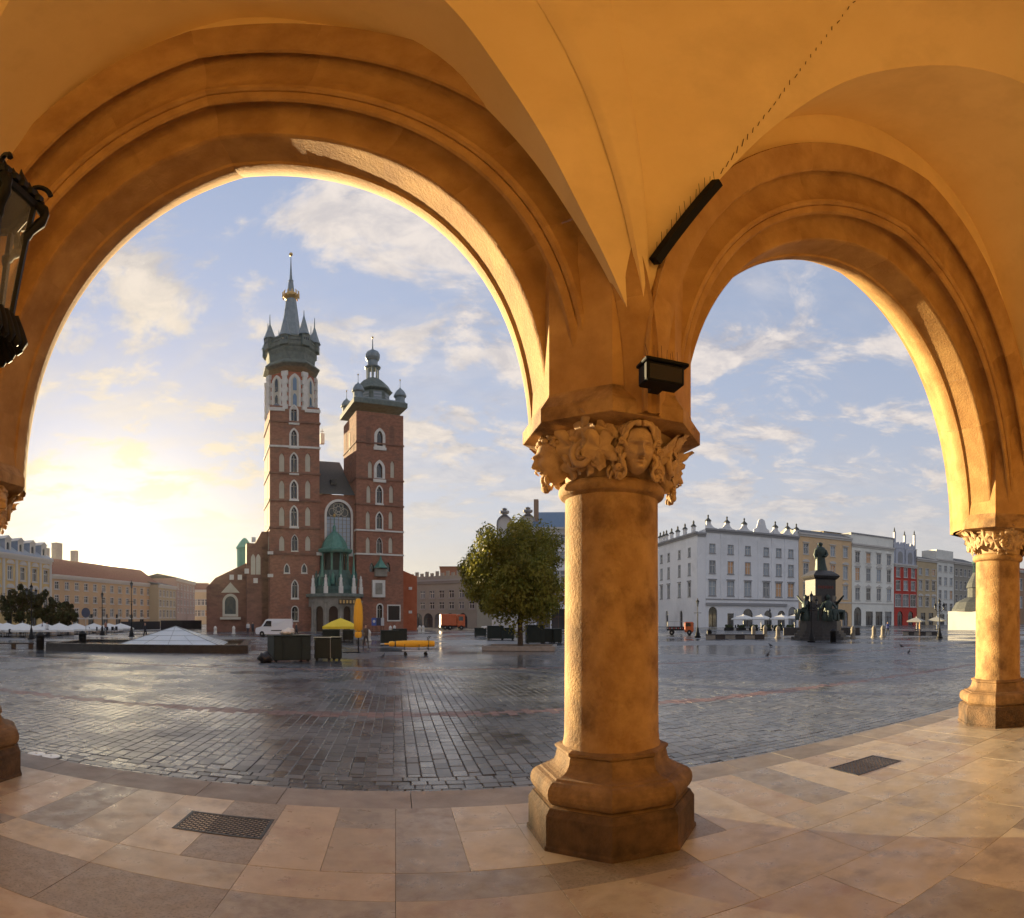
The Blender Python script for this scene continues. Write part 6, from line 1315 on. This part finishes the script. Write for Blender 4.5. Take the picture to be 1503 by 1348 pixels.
for i, (px, py) in enumerate(((53.5, 1104), (75, 1107.5))):
    x, y = G(px, py); t = thing('service_cover', ['left of two round metal covers by the left plinth', 'right of two round metal covers by the left plinth'][i], 'cover', (x, y, -.047), 0, 'round metal covers in the setts')
    MB().lathe([(.16, 0), (.16, .02), (.13, .024), (.02, .022), (.02, .03), (.005, .03)], 22).build('disc', M('polished_cover', (0.55, 0.56, 0.58), rough=.3, metal=.6), t, 30); MB().lathe([(.20, 0), (.20, .012), (.165, .014)], 22).build('rim', iron_g, t)
# ================================================================== FITTINGS ON THE ARCADE
bxm = M('black_fitting', (0.006, 0.006, 0.007), rough=.6, spec=.12)
x, y = pol(966, 4.82); z = zat(557, 4.82)
t = thing('spotlight_box', 'black box floodlight fixed to the middle pier above the capital', 'floodlight', (x, y-.06, z), R_(-4)); t.scale = (.86, .86, .86)
MB().bevbox((0, 0, 0), (.42, .24, .20), .015).build('housing', bxm, t); MB().bevbox((.01, -.01, .115), (.48, .28, .035), .008).build('hood', bxm, t); MB().box((0, .16, -.05), (.12, .12, .1)).build('bracket', bxm, t); MB().add([(-.18, -.121, -.08), (.18, -.121, -.08), (.18, -.121, .07), (-.18, -.121, .07)], [(0, 1, 2, 3)]).build('lens', dark_glass, t)
rg = random.Random(2)
for k in range(9): MB().tube([(-.16+k*.045, .02, .13), (-.19+k*.05+rg.uniform(-.03, .03), .02+rg.uniform(-.03, .03), .13+rg.uniform(.14, .24))], .0022, 4).build('bird_spike', iron, t)
def onvault(px, py, lift=0.0):
    th, e = az(px), math.tan(el(py)); r = .5
    while r < 12:
        X, Y, Z = r*math.sin(th), r*math.cos(th), EYE+r*e
        if ((Y-sh(X)-VY)/VA)**2+(max(0, Z-VZ0)/VB)**2 > 1: break
        r += .004
    r -= lift; return Vector((r*math.sin(th), r*math.cos(th), EYE+r*e))
a, b = onvault(961, 384, .10), onvault(1053, 268, .10); t = thing('light_bar', 'long black light bar with bird spikes on the vault above the middle column', 'light bar', a)
d = b-a; MB().tube([Vector((0, 0, 0)), d], [.062, .062], 4).build('housing', bxm, t); MB().tube([d*.2, d*.2+Vector((.03, .12, 0))], .02, 6).build('bracket', bxm, t); MB().tube([d*.8, d*.8+Vector((.03, .14, 0))], .02, 6).build('bracket', bxm, t)
for k in range(13): p = d*((k+.4)/13)+Vector((0, 0, .05)); MB().tube([p, p+Vector((rg.uniform(-.02, .01), rg.uniform(-.02, .02), rg.uniform(.14, .22)))], .0028, 4).build('bird_spike', iron, t)
t = thing('spike_strip', 'line of thin bird spikes climbing the vault from the light bar', 'bird spikes', onvault(1060, 252, .02))
for k in range(26):
    px = lerp(1058, 1252, k/25); py = lerp(255, 4, k/25); p = onvault(px, py, .015)-t.location; MB().tube([p, p+Vector((rg.uniform(-.02, .02), -.02, rg.uniform(.05, .15)))], .0045, 4).build('bird_spike', M('rusty_wire', (0.10, 0.05, 0.025), rough=.8), t)
x, y = G(1470, 1067); tag(MB().ell((0, 0, .09), (.09, .09, .09), 16, 12).lathe([(.05, 0), (.04, .04)], 10).build('stone_ball', stone, None, 60), 'small round stone knob at the foot of the right column', 'stone ball').location = (x, y, 0)
# ================================================================== HANGING LANTERN
LX, LY = pol(-34, 2.55); lz = lambda py: zat(py+8, 2.55)
t = thing('hanging_lantern', 'ornate black iron lantern with glass panes hanging at the upper left', 'lantern', (LX, LY, 0), R_(38))
zT, zB, zR2 = lz(296), lz(470), lz(240)
rt, rb = .27, .155; n = 6
tv = [(rt*math.cos(PI/3*k), rt*math.sin(PI/3*k), zT) for k in range(n)]; bv = [(rb*math.cos(PI/3*k), rb*math.sin(PI/3*k), zB) for k in range(n)]
gl = bpy.data.materials.new('lantern_glass'); gl.use_nodes = True; N = gl.node_tree.nodes; b = N['Principled BSDF']; b.inputs['Base Color'].default_value = (.93, .90, .82, 1); b.inputs['Roughness'].default_value = .0; b.inputs['Transmission Weight'].default_value = .9; b.inputs['IOR'].default_value = 1.02
for k in range(n):
    j = (k+1) % n; MB().add([bv[k], bv[j], tv[j], tv[k]], [(0, 1, 2, 3)]).build('pane', gl, t)
    MB().tube([bv[k], tv[k]], .017, 5).build('corner_bar', iron, t); MB().tube([tv[k], tv[j]], .026, 6).build('top_rail', iron, t); MB().tube([bv[k], bv[j]], .022, 6).build('bottom_rail', iron, t)
    a = PI/3*k; c_, s_ = math.cos(a), math.sin(a)                      # scrolls and crest at each corner
    P = [(c_*(rt+.0+.05*math.sin(u*5)), s_*(rt+.0+.05*math.sin(u*5)), zT+.02-.28*u) for u in [i/10 for i in range(11)]]; MB().tube(P, [.022, .024, .03, .026, .022, .03, .024, .022, .028, .02, .012], 6).build('scroll', iron, t, 60)
    P = [(c_*(rt+.02+.06*math.cos(u*5.5)*(1-u*.5)), s_*(rt+.02+.06*math.cos(u*5.5)*(1-u*.5)), zT+.06+.06*math.sin(u*5.5)) for u in [i/14 for i in range(15)]]; MB().tube(P, .014, 5).build('scroll', iron, t, 60)
    am = a+PI/6
    for q in range(5):
        f_ = q/4-.5; x, y = (rt*.92)*math.cos(am)-f_*rt*math.sin(am), (rt*.92)*math.sin(am)+f_*rt*math.cos(am)
        MB().lathe([(.028, zT+.01), (.035, zT+.04), (.012, zT+.07+.03*(q == 2)), (.002, zT+.10+.04*(q == 2))], 6, (x, y, 0)).build('crest_leaf', iron, t)
        x, y = (rb*1.02)*math.cos(am)-f_*rb*1.1*math.sin(am), (rb*1.02)*math.sin(am)+f_*rb*1.1*math.cos(am); MB().tube([(x, y, zB+.03), (x*1.12, y*1.12, zB-.05), (x*1.25, y*1.25, zB-.10-.02*(q % 2)), (x*1.18, y*1.18, zB-.135)], [.022, .028, .020, .006], 6).build('pendant_leaf', iron, t, 60)
MB().lathe([(rt+.03, zT), (rt+.01, zT+.05), (.20, lz(272)), (.13, zR2), (.07, lz(228)), (.085, lz(222)), (.03, lz(214))], 6).build('hood', iron, t)
MB().lathe([(.0, zB-.02), (.09, zB-.02), (.10, zB+.0), (.0, zB+.02)], 12).build('bottom_plate', iron, t); MB().lathe([(.03, zB), (.035, zB+.12), (.03, zB+.16)], 8).build('lamp_socket', iron, t); MB().ell((0, 0, zB+.24), (.055, .055, .08), 12, 8).build('bulb', M('unlit_bulb', (.5, .48, .42), rough=.2), t, 60)
MB().tube([(0, 0, lz(216)), (0, 0, lz(-60))], .014, 6).build('hanging_rod', iron, t)
for q in range(6): MB().tube([(.04*math.cos(u), 0 if q % 2 else .04*math.cos(u)*0, lz(214)+.06+q*.085+.055*math.sin(u)) if q % 2 == 0 else (0, .04*math.cos(u), lz(214)+.06+q*.085+.055*math.sin(u)) for u in [2*PI*i/12 for i in range(13)]], .013, 5, False).build('chain_link', iron, t, 60)

# ================================================================== morning haze
hz = bpy.data.materials.new('morning_haze'); hz.use_nodes = True; N = hz.node_tree.nodes; L = hz.node_tree.links; N.clear()
pv = N.new('ShaderNodeVolumePrincipled'); pv.inputs['Color'].default_value = (0.93, 0.88, 0.80, 1); pv.inputs['Density'].default_value = 0.00003; pv.inputs['Anisotropy'].default_value = 0.7
L.new(pv.outputs[0], N.new('ShaderNodeOutputMaterial').inputs['Volume'])
MB().box((40, 160, 38), (1640, 1640, 79)).build('haze', hz, kind='stuff', label='thin morning haze over the square')
